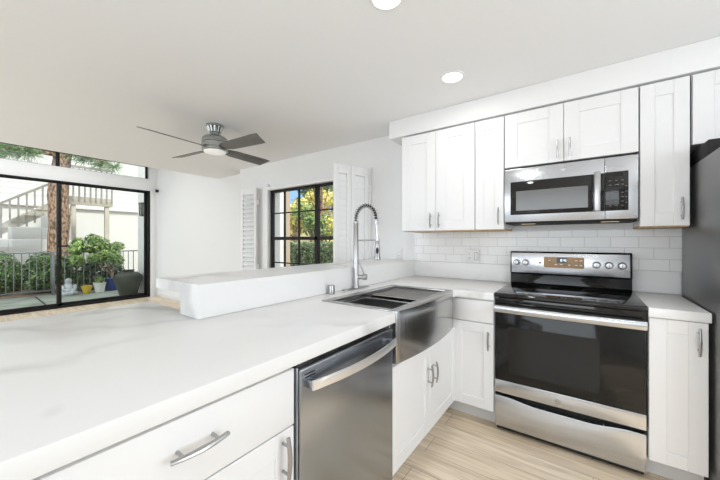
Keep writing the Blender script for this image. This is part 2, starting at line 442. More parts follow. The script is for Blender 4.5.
m.box(WX0, WX1, YW - .045, YW, WZ1, WZ1 + .05, .006); m.box(WX0 - .11, WX1 + .03, YW - .07, YW, WZ0 - .06, WZ0 - .005, .006)
obj('window_casing', m, M_trim, dw)

# backsplash : quartz strip and tiles
bs = thing('backsplash', 'white subway tile backsplash with quartz strip below, on the wall behind the range', 'backsplash', (.34, YW, .914))
obj('tile_field', B(-.606, 1.60, YW - .009, YW - .0005, 1.0615, 1.3435), M_tile, bs)
m = B(-.608, 1.288, YW - .014, YW - .0005, .9155, 1.061, bev=.002)
obj('quartz_strip', m, M_quartz_slab, bs)

# ================================================================ CABINETS
def shaker(m, face, u0, u1, z0, z1, p, th=.02, rail=.07, rec=.007, top=None):
    """shaker panel; face 'y' looks to -y with its front at y=p ; face 'x' looks to +x with its front at x=p"""
    top = top or rail
    def bx(a, b, c, d, f0, f1, bev=.0025):
        if face == 'y': m.box(a, b, p + f0, p + f1, c, d, bev, seg=1)
        else: m.box(p - f1, p - f0, a, b, c, d, bev, seg=1)
    bx(u0, u0 + rail, z0, z1, 0, th); bx(u1 - rail, u1, z0, z1, 0, th)
    bx(u0 + rail - .001, u1 - rail + .001, z0, z0 + top, 0.0002, th); bx(u0 + rail - .001, u1 - rail + .001, z1 - top, z1, 0.0002, th)
    bx(u0 + rail - .004, u1 - rail + .004, z0 + top - .004, z1 - top + .004, rec, th, 0)
def slab(m, face, u0, u1, z0, z1, p, th=.02):
    if face == 'y': m.box(u0, u1, p, p + th, z0, z1, .0025)
    else: m.box(p - th, p, u0, u1, z0, z1, .0025)
def pull(face, u, z, p, length=.125, vertical=True, off=.03, r=.0062):
    """arched bar pull on two posts"""
    m = MB()
    def P(a, zz, d): return (a, p - d, zz) if face == 'y' else (p + d, a, zz)
    L = length / 2; pts = []
    for i in range(13):
        s = -1 + 2 * i / 12; d = off + .009 * (1 - s * s) - .004
        pts.append(P(u, z + s * L, d) if vertical else P(u + s * L, z, d))
    m.tube(pts, [r * (.8 + .25 * (1 - abs(-1 + 2 * i / 12))) for i in range(13)], 10, flat=1.35)
    for s in (-.62, .62):
        q = (P(u, z + s * L, 0), P(u, z + s * L, off)) if vertical else (P(u + s * L, z, 0), P(u + s * L, z, off))
        m.tube(q, .0045, 8)
    return m

YU = .296
def upper(label, x0, x1, z0, doors, loc_cat='cabinet', deep=YU, hz=None, raw=True):
    t = thing('upper_cabinet', label, 'cabinet', ((x0 + x1) / 2, YW, z0))
    obj('cabinet_body', B(x0 + .001, x1 - .001, YU + .004, YW - .010, z0 + .012, 2.206), M_cab, t)
    if raw: obj('underside_panel', B(x0 + .001, x1 - .001, YU + .002, YW - .010, z0, z0 + .012), M_under, t)
    for a, b, hx, hz0 in doors:
        m = MB(); shaker(m, 'y', a, b, z0 + .006, 2.200, YU - .019, rail=.066 if b - a < .25 else .085, top=.08)
        d = obj('door', m, M_cab, t)
        obj('handle', pull('y', hx, hz0, YU - .019), M_chrome, d)
    return t
upper('white double-door wall cabinet at the left end of the row, above the backsplash outlet', -.571, .078, 1.345,
      [(-.571, -.2485, -.287, 1.438), (-.2455, .0765, -.212, 1.438)])
upper('narrow white single-door wall cabinet just left of the microwave', .080, .292, 1.345, [(.082, .290, .256, 1.45)])
upper('wide short white double-door wall cabinet directly above the microwave', .295, 1.050, 1.800,
      [(.297, .6655, .632, 1.89), (.6685, 1.048, .702, 1.89)], raw=False)
upper('narrow tall white wall cabinet between the microwave and the refrigerator', 1.053, 1.268, 1.345, [(1.055, 1.266, 1.232, 1.448)])
upper('white wall cabinet high above the refrigerator', 1.275, 2.19, 1.800,
      [(1.277, 1.731, 1.69, 1.89), (1.734, 2.188, 1.775, 1.89)], raw=False)

ZB = .864      # top of base cabinet boxes (under the slab)
def base_body(name, label, x0, x1, y0, y1, toe, loc, sides=None):
    t = thing(name, label, 'cabinet', loc)
    return t
# corner base cabinet between sink run and range
t = thing('base_cabinet', 'white base cabinet with drawer over door between the sink and the range', 'cabinet', (.145, .3, 0))
obj('cabinet_body', B(.001, .2885, .002, YW - .003, .105, ZB), M_cab, t)
obj('toe_kick', B(-.05, .2885, .062, .08, 0, .105), M_toe, t)
m = MB(); slab(m, 'y', .005, .2855, .702, .852, -.018); obj('drawer', m, M_cab, t)
m = MB(); shaker(m, 'y', .005, .2855, .108, .697, -.018, rail=.068); d = obj('door', m, M_cab, t)
obj('handle', pull('y', .254, .588, -.018), M_chrome, d)
# base cabinet right of range
t = thing('base_cabinet', 'narrow white base cabinet with one tall door between the range and the refrigerator', 'cabinet', (1.163, .3, 0))
obj('cabinet_body', B(1.056, 1.274, .002, YW - .003, .105, ZB), M_cab, t)
obj('toe_kick', B(1.056, 1.274, .062, .08, 0, .105), M_toe, t)
m = MB(); shaker(m, 'y', 1.057, 1.273, .108, .860, -.018, rail=.070); d = obj('door', m, M_cab, t)
obj('handle', pull('y', 1.238, .768, -.018, .135), M_chrome, d)
# sink base
XB = -.62
t = thing('sink_base_cabinet', 'white two-door base cabinet below the stainless apron sink', 'cabinet', (-.3, -.46, 0))
m = MB(); m.box(XB, -.002, -.915, -.001, .105, .61); m.box(XB, -.60, -.915, -.001, .61, ZB)
m.box(-.02, -.001, -.915, -.898, .61, ZB); m.box(-.02, -.001, -.02, -.001, .61, ZB); m.box(-.02, -.0015, -.898, -.02, .61, .66)
obj('cabinet_body', m, M_cab, t)
obj('toe_kick', B(-.08, -.062, -.915, -.001, 0, .105), M_toe, t)
for a, b, hy in ((-.914, -.4555, -.490), (-.4525, -.004, -.418)):
    m = MB(); shaker(m, 'x', a, b, .108, .640, .018, rail=.072); d = obj('door', m, M_cab, t)
    obj('handle', pull('x', hy, .458, .018), M_chrome, d)
# drawer base cabinet nearest the camera
t = thing('base_cabinet', 'white base cabinet with wide drawer nearest the camera, left of the dishwasher', 'cabinet', (-.3, -1.95, 0))
obj('cabinet_body', B(XB, -.002, -2.445, -1.539, .105, ZB), M_cab, t)
obj('toe_kick', B(-.08, -.062, -2.445, -1.539, 0, .105), M_toe, t)
m = MB(); slab(m, 'x', -2.1285, -1.541, .672, .851, .018); d = obj('drawer', m, M_cab, t)
obj('handle', pull('x', -1.853, .776, .018, .135, False, .032, .0065), M_chrome, d)
m = MB(); slab(m, 'x', -2.443, -2.1315, .672, .851, .018); d = obj('drawer', m, M_cab, t)
obj('handle', pull('x', -2.29, .776, .018, .165, False, .032, .0065), M_chrome, d)
for a, b, hy in ((-2.443, -2.0, -2.05), (-1.997, -1.541, -1.588)):
    m = MB(); shaker(m, 'x', a, b, .108, .667, .018, rail=.072); d = obj('door', m, M_cab, t)
    obj('handle', pull('x', hy, .590, .018, .14), M_chrome, d)
# end cabinet and knee wall under the wide part of the peninsula
struct('trim_5', B(XB - .64, XB - .004, -2.87, -1.49, 0, ZB), M_wall)
t = thing('base_cabinet', 'white end cabinet of the peninsula beyond the wide drawer, outside the view', 'cabinet', (-.3, -2.66, 0))
obj('cabinet_body', B(XB, .016, -2.87, -2.449, .0, ZB, bev=.002), M_cab, t)

# ================================================================ COUNTERTOPS
ZK = .914
m = MB()
m.prism([(.034, -2.9), (.034, -.907), (-.462, -.907), (-.462, -.098), (-.004, -.098), (.034, -.098), (.034, -.034), (.289, -.034), (.289, .606),
         (-.609, .606), (-.609, -1.49), (-1.258, -1.49), (-1.258, -2.9)], ZB + .001, ZK, bev=.003)
tag(obj('countertop', m, M_quartz), 'large white quartz countertop with faint grey veins running over the peninsula and corner', 'countertop')
m = B(1.054, 1.280, -.034, .606, ZB + .001, ZK, bev=.003)
tag(obj('countertop', m, M_quartz), 'small white quartz countertop piece between the range and the refrigerator', 'countertop')
m = MB().prism([(-.607, ZK + .001), (-.607, 1.068), (-1.055, 1.068), (-1.055, 1.0165), (-.632, 1.0165), (-.632, ZK + .001)], -1.535, YW - .002, axis='y')
m.box(-.782, -.632, -1.535, -1.475, ZK + .001, 1.0165)
tag(obj('bar_ledge', m, M_quartz), 'raised white quartz bar ledge standing above the sink side of the peninsula', 'bar')

# ================================================================ SINK
sk = thing('farmhouse_sink', 'stainless workstation apron-front sink set into the white peninsula countertop', 'sink', (-.2, -.5, .64))
# bowed apron
pts = []; N = 24; ya, yb = -.904, -.101
for i in range(N + 1):
    s = i / N; y = ya + (yb - ya) * s; pts.append((y, .036 + .036 * (1 - (2 * s - 1) ** 2)))
prof = [(x, y) for y, x in pts] + [(.012, yb), (.012, ya)]
m = MB(); m.prism(prof, .660, .919, bev=.002); obj('apron', m, M_apron, sk, smooth=25)
m = MB()   # rim
xi0, xi1, yi0, yi1 = -.40, -.008, -.868, -.137
m.box(-.458, xi0, ya, yb, .905, .9195, .002); m.box(xi1, .011, ya, yb, .905, .9195, .002)
m.box(xi0, xi1, ya, yi0, .905, .9195, .002); m.box(xi0, xi1, yi1, yb, .905, .9195, .002)
obj('rim', m, M_apron, sk)
m = MB()
m.box(xi0 - .006, xi0, yi0, yi1, .68, .905); m.box(xi1, xi1 + .006, yi0, yi1, .68, .905)
m.box(xi0, xi1, yi0 - .006, yi0, .68, .905); m.box(xi0, xi1, yi1, yi1 + .006, .68, .905)
m.box(xi0, xi1, yi0, yi1, .674, .68)
bn = obj('basin', m, M_basin, sk)
m = MB().lathe([(.045, .681), (.045, .684), (.03, .684), (.028, .682)], ((xi0 + xi1) / 2 - .05, -.5, 0), 24)
obj('drain', m, M_chrome, bn)
# ledge
m = MB(); m.box(xi0, xi0 + .014, yi0, yi1, .885, .889); m.box(xi1 - .014, xi1, yi0, yi1, .885, .889); obj('ledge', m, M_apron, bn)
def rolling_grid(label, y0, y1, n, z=.8905, frame=.006):
    t = thing('sink_rack', label, 'rack', ((xi0 + xi1) / 2, (y0 + y1) / 2, z), 'racks resting on the sink ledge')
    fr = MB()
    for x in (xi0 + .006, xi1 - .006): fr.tube([(x, y0, z + .005), (x, y1, z + .005)], .0045, 8)
    for y in (y0, y1): fr.tube([(xi0 + .006, y, z + .005), (xi1 - .006, y, z + .005)], .0045, 8)
    obj('frame', fr, M_apron, t)
    r = MB()
    for i in range(n):
        y = y0 + (y1 - y0) * (i + .5) / n; r.tube([(xi0 + .006, y, z + .005), (xi1 - .006, y, z + .005)], .0034, 6)
    b = obj('rods', r, M_basin, t)
    return t
rolling_grid('dark steel roll-up rod rack over the far half of the sink', -.47, -.145, 26)
# cutting-tray : solid colander tray near side
t = thing('sink_tray', 'dark steel tray resting across the near half of the sink', 'tray', ((xi0 + xi1) / 2, -.66, .889))
m = MB(); y0, y1 = -.80, -.56
m.box(xi0 + .004, xi1 - .004, y0, y0 + .015, .8895, .896, .001); m.box(xi0 + .004, xi1 - .004, y1 - .015, y1, .8895, .896, .001)
m.box(xi0 + .004, xi0 + .03, y0, y1, .8895, .896, .001); m.box(xi1 - .03, xi1 - .004, y0, y1, .8895, .896, .001)
obj('rim', m, M_apron, t)
m = MB(); m.box(xi0 + .03, xi1 - .03, y0 + .015, y1 - .015, .83, .832)
m.box(xi0 + .028, xi0 + .03, y0 + .013, y1 - .013, .83, .8895); m.box(xi1 - .03, xi1 - .028, y0 + .013, y1 - .013, .83, .8895)
m.box(xi0 + .028, xi1 - .028, y0 + .013, y0 + .015, .83, .8895); m.box(xi0 + .028, xi1 - .028, y1 - .015, y1 - .013, .83, .8895)
obj('tray_pan', m, M_basin, t)

# ================================================================ FAUCET
FX, FY = -.575, -.415
fc = thing('faucet', 'tall brushed nickel spring pull-down kitchen faucet behind the sink', 'faucet', (FX, FY, ZK))
m = MB()
n = 20; pl = []
for i in range(n):
    a = 2 * PI * i / n; pl.append((FX + .022 * math.cos(a) * 1.2, FY + (.125 if math.sin(a) > 0 else -.125) + .022 * math.sin(a)))
m.prism(pl, ZK + .0005, ZK + .007, bev=.0015); obj('deck_plate', m, M_chrome, fc)
m = MB().lathe([(.024, ZK + .007), (.024, ZK + .02), (.019, ZK + .03), (.0175, 1.385), (.0185, 1.387), (.0185, 1.405)], (FX, FY, 0), 20)
obj('body', m, M_chrome, fc)
dirv = Vector((.78, .12, 0)).normalized()   # spout direction over the sink
def arc(a):   # centreline of hose from top of body over the arch to the head
    pass
path = []; r0 = .080; zc = 1.425
for i in range(5): path.append(Vector((FX, FY, 1.40 + (zc - 1.40) * i / 4)))
for i in range(1, 25):
    a = PI * i / 24 * .97; path.append(Vector((FX, FY, zc)) + dirv * (r0 * (1 - math.cos(a))) + Vector((0, 0, r0 * 1.18 * math.sin(a))))
end = path[-1]; path.append(end + Vector((0, 0, -.02)) + dirv * .002)
m = MB().tube(path, .0085, 10); obj('hose', m, M_dark, fc)
# coil spring
import bisect
L = [0]
for a, b in zip(path, path[1:]): L.append(L[-1] + (b - a).length)
def at(s):
    i = min(max(bisect.bisect(L, s) - 1, 0), len(path) - 2); f = (s - L[i]) / (L[i + 1] - L[i]); return path[i].lerp(path[i + 1], f), (path[i + 1] - path[i]).normalized()
side = dirv.cross(Vector((0, 0, 1))).normalized(); sp = []; turns = 17; K = turns * 10
for i in range(K + 1):
    p, tn = at(L[-1] * i / K * .999); nn = tn.cross(side).normalized(); a = 2 * PI * i / 10
    sp.append(p + (side * math.cos(a) + nn * math.sin(a)) * .0150)
m = MB().tube(sp, .0034, 5); obj('spring', m, M_chrome, fc)
e2 = path[-1]
m = MB().lathe([(.012, e2.z - .035), (.0155, e2.z - .033), (.0155, e2.z), (.012, e2.z + .002)], (e2.x, e2.y, 0), 16); obj('spring_collar', m, M_chrome, fc)
hx, hy = (e2 + dirv * .008).xy; ztop = e2.z - .035
m = MB().tube([(e2.x, e2.y, ztop), (hx, hy, 1.262)], .0075, 10); obj('wand', m, M_chrome, fc)
m = MB().lathe([(.009, 1.272), (.0145, 1.262), (.0165, 1.225), (.0205, 1.155), (.0235, 1.148), (.0235, 1.134), (.019, 1.128)], (hx, hy, 0), 20)
sh = obj('spray_head', m, M_chrome, fc)
cd = (Vector((.7813, -2.2252, 0)) - Vector((hx, hy, 0))).normalized()
bc = Vector((hx, hy, 0)) + cd * .0185
m = MB().lathe([(.001, -.004), (.009, -.003), (.0095, .0), (.007, .004), (.001, .005)], (0, 0, 0), 14)
m.xform(Matrix.Translation((bc.x, bc.y, 1.195)) @ Matrix.Diagonal((1, 1, 2.6, 1)) @ cd.to_track_quat('Z', 'Y').to_matrix().to_4x4())
obj('spray_button', m, M_dark, sh)
m = MB().tube([(FX, FY, 1.268), (hx, hy, 1.268)], .0042, 8)
m.lathe([(.0175, 1.258), (.0175, 1.279)], (FX, FY, 0), 18); m.lathe([(.017, 1.262), (.017, 1.274)], (hx, hy, 0), 16)
obj('support_arm', m, M_chrome, fc)
lv = Vector((.812, .45, 0)).normalized()
lb = Vector((FX, FY, 1.0))
m = MB().tube([lb, lb + lv * .058], .0165, 14); m.tube([lb + lv * .045, lb + lv * .050, lb + lv * .078, lb + lv * .082], [.018, .022, .022, .016], 16)
m.tube([lb + lv * .064 + Vector((0, 0, .014)), lb + lv * .045 + Vector((0, 0, .06)), lb + lv * .024 + Vector((0, 0, .105)), lb + lv * .018 + Vector((0, 0, .13))], [.0065, .006, .0065, .006], 8)
obj('lever', m, M_chrome, fc)
m = MB().lathe([(.023, ZK + .0005), (.023, ZK + .05), (.0205, ZK + .058), (.020, ZK + .059)], (-.572, -.69, 0), 22)
tag(obj('air_gap', m, M_chrome), 'short brushed metal air gap cap on the counter left of the faucet', 'air gap')

# ================================================================ DISHWASHER
dwt = thing('dishwasher', 'stainless steel dishwasher with bowed bar handle under the peninsula countertop', 'dishwasher', (-.3, -1.23, 0))
y0, y1 = -1.534, -.921
m = B(-.58, -.012, y0, y1, .09, .853); obj('tub_body', m, M_dark, dwt)
obj('toe_panel', B(-.075, -.058, y0 + .004, y1 - .004, .003, .105), M_dark, dwt)
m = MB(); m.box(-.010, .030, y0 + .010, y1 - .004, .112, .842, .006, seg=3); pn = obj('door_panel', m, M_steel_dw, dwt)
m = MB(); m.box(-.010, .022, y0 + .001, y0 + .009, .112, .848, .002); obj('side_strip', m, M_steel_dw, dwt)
m = MB(); m.box(-.011, .012, y0 + .006, y1 - .004, .8425, .855, .001); ct = obj('control_strip', m, M_blackgl, dwt)
for k in range(9):
    yy = y0 + .07 + k * .052
    obj('button', B(-.008, .006, yy, yy + .016, .8551, .8572, .0006), M_knob, ct)
# label: two rows of small dark marks
for r_ in range(2):
    m = MB()
    for k in range(6):
        yy = -1.505 + k * .0085; m.box(.030, .0308, yy, yy + .0066, .817 - r_ * .010, .8225 - r_ * .010)
    obj('label_mark', m, M_dark, pn)
# handle
m = MB(); pts = []; hy0, hy1 = -1.500, -.955
vs = []; fs = []; NN = 22
for i in range(NN + 1):
    s = i / NN; y = hy0 + (hy1 - hy0) * s; bow = 1 - (2 * s - 1) ** 2
    xo = .058 + .030 * bow; zc_ = .790
    for (dx, dz) in ((0, -.016), (.006, -.016), (.0085, 0), (.006, .016), (0, .016), (-.003, 0)): vs.append((xo + dx, y, zc_ + dz))
for i in range(NN):
    for k in range(6): fs.append([i * 6 + k, i * 6 + (k + 1) % 6, (i + 1) * 6 + (k + 1) % 6, (i + 1) * 6 + k])
fs.append(list(range(6))[::-1]); fs.append([NN * 6 + k for k in range(6)])
m.add(vs, fs); hd = obj('handle', m, M_steel_bright, dwt)
for ya_ in (hy0, hy1 - .022): obj('handle_mount', B(.030, .060, ya_, ya_ + .022, .776, .804, .003), M_steel_dw, hd)

# ================================================================ RANGE
rg = thing('range', 'stainless steel electric range with black glass cooktop between the base cabinets', 'stove', (.67, .3, 0))
X0, X1 = .2925, 1.0505
obj('body', B(X0 + .002, X1 - .002, .02, .594, .03, .900), M_dark, rg)
# cooktop
m = MB(); m.prism([(-.028, .888), (-.036, .897), (-.036, .905), (-.028, .918), (.57, .924), (.57, .900), (.0, .888)], X0, X1, bev=.002, axis='x')
ckt = obj('cooktop', m, M_blackgl, rg)
M_ring = mat('burner_ring', (.045, .045, .045), .12)
def ring(cx, cy, r):
    m = MB(); z = .9181 + (cy + .028) * .01003 + .0003
    for a, b in ((r, r + .0035), (r * .62, r * .62 + .002)):
        vs = []; fs = []; n = 48
        for k in range(n):
            t = 2 * PI * k / n
            for q in (a, b): yy = cy + q * math.sin(t); vs.append((cx + q * math.cos(t), yy, .9182 + (yy + .028) * .01003 + .0004))
        for k in range(n): fs.append([2 * k, 2 * k + 1, (2 * k + 3) % (2 * n), (2 * k + 2) % (2 * n)])
        m.add(vs, fs)
    obj('burner', m, M_ring, ckt, smooth=None)
ring(.47, .12, .085); ring(.85, .13, .115); ring(.48, .40, .085); ring(.86, .40, .085)
# front strip below cooktop and door
obj('front_strip', B(X0 + .002, X1 - .002, -.024, .02, .848, .887, .002), M_blackgl, rg)
dyf = -.030
m = MB(); m.box(X0 + .003, X1 - .003, dyf + .004, .018, .262, .846, .004)
od = obj('oven_door', m, M_dark, rg)
obj('door_glass', B(X0 + .006, X1 - .006, dyf, dyf + .006, .346, .788, .002), M_ovenglass, od)
M_inner = mat('oven_inner_window', (.013, .013, .013), .07, spec=.36)
obj('inner_window', B(X0 + .09, X1 - .20, dyf - .0006, dyf, .40, .70, .0), M_inner, od)
obj('lower_trim', B(X0 + .004, X1 - .004, dyf - .001, dyf + .008, .262, .345, .002), M_steel, od)
# handle : wide flat bar
m = MB(); vs = []; fs = []; NN = 24
prf = [(-.004, -.024), (-.014, -.022), (-.020, -.010), (-.020, .010), (-.014, .022), (-.002, .025), (.006, .020), (.004, -.020)]
for i in range(NN + 1):
    s = i / NN; x = X0 + .004 + (X1 - X0 - .008) * s; bow = 1 - (2 * s - 1) ** 2
    for dy, dz in prf: vs.append((x, dyf - .016 - .010 * bow + dy, .819 + dz))
for i in range(NN):
    for k in range(8): fs.append([i * 8 + k, i * 8 + (k + 1) % 8, (i + 1) * 8 + (k + 1) % 8, (i + 1) * 8 + k])
fs.append(list(range(8))[::-1]); fs.append([NN * 8 + k for k in range(8)])
m.add(vs, fs); m.box(X0 + .01, X0 + .04, dyf - .02, dyf + .005, .805, .832, .002); m.box(X1 - .04, X1 - .01, dyf - .02, dyf + .005, .805, .832, .002)
obj('handle', m, M_steel, od)
# logo badge
def badge(x, y, z, r, parent, tilt=0):
    m = MB().lathe([(r, 0), (r, .0015), (r * .9, .002), (r * .05, .002)], (0, 0, 0), 28)
    Mx = Matrix.Translation((x, y, z)) @ Matrix.Rotation(R(90 + tilt), 4, 'X'); m.xform(Mx @ Matrix.Diagonal((1.0, 1.0, 1, 1)))
    b = obj('logo_badge', m, M_knob, parent)
    m = MB(); 
    pts = [(r * .78 * math.cos(a), r * .78 * math.sin(a), .0022) for a in [2 * PI * k / 28 for k in range(29)]]
    m.tube(pts, r * .035, 5)
    g = [(-.1, .3), (-.35, .38), (-.5, .1), (-.45, -.3), (-.2, -.35), (-.1, 0), (-.28, -.02)]
    e = [(.45, .28), (.25, .38), (.12, .2), (.3, .05), (.1, -.1), (.2, -.35), (.48, -.25)]
    for cv in (g, e): m.tube([(px * r, py * r, .0024) for px, py in cv], r * .05, 5)
    m.xform(Mx); obj('monogram', m, M_dark, b)
badge(.651, dyf - .001, .300, .016, od)
# drawer with dipped top edge
m = MB(); pts = [(X0 + .004, .040), (X1 - .004, .040), (X1 - .004, .240)]
for i in range(1, 20):
    s = i / 20; x = X1 - .004 - (X1 - X0 - .008) * s; w = min(1, max(0, (s - .08) / .25)) * min(1, max(0, (.92 - s) / .25)); w = w * w * (3 - 2 * w)
    pts.append((x, .240 - .020 * w))
pts.append((X0 + .004, .240))
m.prism(pts, -.030, .018, bev=.0015, axis='y'); obj('storage_drawer', m, M_steel, rg)
obj('base_rail', B(X0 + .01, X1 - .01, -.005, .02, .012, .038), M_dark, rg)
for x in (X0 + .05, X1 - .05):
    for y in (.04, .55): obj('foot', MB().lathe([(.016, 0), (.016, .012), (.009, .014), (.009, .031)], (x, y, 0), 12), M_dark, rg)
# backguard
m = MB(); m.prism([(.548, .902), (.540, .93), (.545, 1.0), (.528, 1.008), (.534, 1.168), (.545, 1.180), (.600, 1.180), (.600, .902)], X0 - .002, X1 - .006, bev=.002, axis='x')
bgd = obj('backguard', m, M_blackgl, rg)
def bgy(z): return .528 + .006 * (z - 1.008) / .16
m = MB(); m.prism([(bgy(1.012) - .004, 1.012), (bgy(1.166) - .004, 1.168), (bgy(1.166) + .004, 1.168), (bgy(1.012) + .004, 1.012)], X0 + .008, X1 - .018, bev=.0015, axis='x')
cp = obj('control_panel', m, M_steel, bgd)
M_bronze = mat('display_bronze', (.20, .125, .06), .25, .4, noise=.35, nscale=5)
pts = []; 
for cx, cz, a0 in ((.770, 1.131, 0), (.537, 1.131, 90), (.537, 1.071, 180), (.770, 1.071, 270)):
    for k in range(5): a = R(a0 + k * 22.5); pts.append((cx + .011 * math.cos(a), cz + .011 * math.sin(a)))
m = MB().prism(pts, .5235, .527, axis='y'); dsp = obj('display', m, M_bronze, cp)
obj('clock_window', B(.612, .676, .5228, .5236, 1.098, 1.138), M_blackgl, dsp)
M_digit = mat('clock_digits', (.8, .85, .9), .5, emit=(.8, .9, 1), estr=.9)
SEG = {0: 'abcdef', 1: 'bc', 8: 'abcdefg', 5: 'acdfg', 4: 'bcfg'}
def digit(m, d, x, z, w=.0085, h=.016, t=.0022, y=.5222):
    hh = h / 2
    q = {'a': (0, w, h - t, h), 'g': (0, w, hh - t / 2, hh + t / 2), 'd': (0, w, 0, t), 'f': (0, t, hh, h), 'e': (0, t, 0, hh), 'b': (w - t, w, hh, h), 'c': (w - t, w, 0, hh)}
    for s in SEG[d]: a, b, c, e = q[s]; m.box(x + a, x + b, y, y + .0006, z + c, z + e)
m = MB(); digit(m, 8, .636, 1.110); m.box(.6475, .6495, .5222, .5228, 1.1215, 1.1235); m.box(.6475, .6495, .5222, .5228, 1.113, 1.115); digit(m, 4, .6525, 1.110); digit(m, 5, .6635, 1.110)
obj('clock_digits', m, M_digit, dsp)
M_mark = mat('panel_mark', (.75, .70, .62), .5)
for x, z in ((.733, 1.118), (.760, 1.118), (.733, 1.084), (.760, 1.084), (.690, 1.084), (.640, 1.086), (.606, 1.084), (.566, 1.115)):
    obj('touch_mark', B(x - .008, x + .008, .5228, .5236, z - .0035, z + .0035), M_mark, dsp)
for x in (.336, .401, .851, .920, .990):
    k = MB().lathe([(.0245, 0), (.0245, .004), (.0205, .007), (.0185, .024), (.016, .0275), (.001, .028)], (0, 0, 0), 28)
    k.xform(Matrix.Translation((x, .5265, 1.092)) @ Matrix.Rotation(R(90), 4, 'X'))
    kk = obj('knob', k, M_knob, cp)
    g = B(x - .0035, x + .0035, .4925, .500, 1.073, 1.111, .001); obj('grip', g, M_chrome, kk)
obj('indicator', MB().lathe([(.007, 0), (.007, .002), (.001, .0022)], (0, 0, 0), 14).xform(Matrix.Translation((.501, .5265, 1.094)) @ Matrix.Rotation(R(90), 4, 'X')), M_dark, cp)

# ================================================================ MICROWAVE
mw = thing('microwave', 'stainless over-the-range microwave with black door window mounted under the wall cabinet', 'microwave', (.67, .4, 1.40))
a0, a1, yf = .297, 1.047, .268
obj('body', B(a0 + .002, a1 - .002, yf + .022, YW - .012, 1.402, 1.794, .002), M_steel_dark, mw)
m = B(a0, .8855, yf, yf + .021, 1.400, 1.790, .004); dd = obj('door', m, M_steel, mw)
obj('door_glass', B(.338, .826, yf - .002, yf + .002, 1.453, 1.694, .002), M_blackgl, dd)
obj('inner_window', B(.376, .800, yf - .0026, yf - .0018, 1.482, 1.624), M_mwglass, dd)
m = MB(); pts = [(.848, yf - .032, 1.452 + .25 * i / 8) for i in range(9)]
m.box(.832, .864, yf - .040, yf - .028, 1.452, 1.702, .004, seg=3); m.box(.838, .858, yf - .03, yf, 1.455, 1.472, .002); m.box(.838, .858, yf - .03, yf, 1.682, 1.699, .002)
obj('handle', m, M_chrome, dd)
badge(.666, yf - .0005, 1.750, .014, dd)
m = B(.8875, a1, yf, yf + .021, 1.400, 1.790, .004); cpn = obj('control_panel', m, M_steel, mw)
kp = obj('keypad', B(.868 + .0205, 1.001, yf - .002, yf + .002, 1.453, 1.697, .002), M_blackgl, cpn)
obj('keypad', B(.8275, .8845, yf - .002, yf + .002, 1.453, 1.694, .002), M_blackgl, dd)
obj('screen', B(.917, .975, yf - .0026, yf - .0018, 1.665, 1.688), M_dark, kp)
M_key = mat('key_print', (.12, .12, .12), .5)
for r_ in range(7):
    for c in range(3):
        x, z = .912 + c * .030, 1.640 - r_ * .026
        if r_ == 2: continue
        obj('key', B(x - .006, x + .006, yf - .0026, yf - .0019, z - .003, z + .003), M_key, kp)
for r_ in range(4): obj('key', B(.986, .995, yf - .0026, yf - .0019, 1.600 - r_ * .034, 1.606 - r_ * .034), M_key, kp)
obj('underside_vent', B(a0 + .006, a1 - .006, yf + .012, YW - .02, 1.388, 1.3995, .001), M_dark, mw)
M_warm = mat('cooktop_lamp', (.5, .4, .25), .4, emit=(1, .72, .4), estr=.6)
for x in (.40, .87): obj('lamp_lens', B(x, x + .09, yf + .05, yf + .09, 1.3865, 1.388), M_warm, mw)

# ================================================================ REFRIGERATOR
fr = thing('refrigerator', 'tall dark stainless refrigerator at the right edge beside the narrow base cabinet', 'refrigerator', (1.75, .25, 0))
obj('case', B(1.292, 2.20, -.105, .60, .03, 1.702, .006), M_steel_dark, fr)
for a, b in ((1.294, 1.744), (1.750, 2.198)):
    d = obj('door', B(a, b, -.175, -.112, .62, 1.698, .01, seg=3), M_steel, fr)
    hx_ = b - .05 if a < 1.5 else a + .05
    obj('handle', MB().tube([(hx_, -.215, .80), (hx_, -.222, 1.1), (hx_, -.215, 1.4)], .011, 12).tube([(hx_, -.176, .82), (hx_, -.215, .82)], .007).tube([(hx_, -.176, 1.38), (hx_, -.215, 1.38)], .007), M_chrome, d)
d = obj('freezer_drawer', B(1.294, 2.198, -.175, -.112, .06, .612, .01, seg=3), M_steel, fr)
obj('handle', MB().tube([(1.38, -.215, .55), (2.1, -.215, .55)], .011, 12).tube([(1.42, -.176, .55), (1.42, -.215, .55)], .007).tube([(2.06, -.176, .55), (2.06, -.215, .55)], .007), M_chrome, d)
obj('gap_shade_block', B(1.296, 2.196, .10, .585, 1.7025, 1.785, .006), M_dark, fr)  # black block added to put shade into the gap above the fridge
for x in (1.34, 2.15):
    for y in (-.05, .52): obj('foot', MB().lathe([(.02, 0), (.02, .031)], (x, y, 0), 12), M_dark, fr)

# ================================================================ OUTLETS
def plate(t, x0, x1, y, z0, z1): return obj('plate', B(x0, x1, y - .006, y, z0, z1, .0025), M_plate, t)
t = thing('outlet', 'white double-gang wall plate with outlet and rocker switch on the tile backsplash', 'outlet', (-.03, YW - .009, 1.12))
yp = YW - .0142
p = plate(t, -.088, .028, yp, 1.068, 1.184)
obj('receptacle', B(-.079, -.046, yp - .0085, yp - .006, 1.092, 1.160, .001), M_plate, t)
for z in (1.108, 1.142):
    s_ = MB(); s_.box(-.070, -.0665, yp - .0092, yp - .0084, z, z + .009); s_.box(-.058, -.0545, yp - .0092, yp - .0084, z, z + .009); s_.box(-.0645, -.0605, yp - .0092, yp - .0084, z - .010, z - .006)
    obj('socket_slots', s_, M_hole, t)
m = MB(); m.box(-.016, .017, yp - .0068, yp - .0058, 1.092, 1.160); obj('rocker_frame', m, M_hole, t)
obj('rocker', B(-.013, .014, yp - .0100, yp - .006, 1.095, 1.157, .001), M_plate, t)
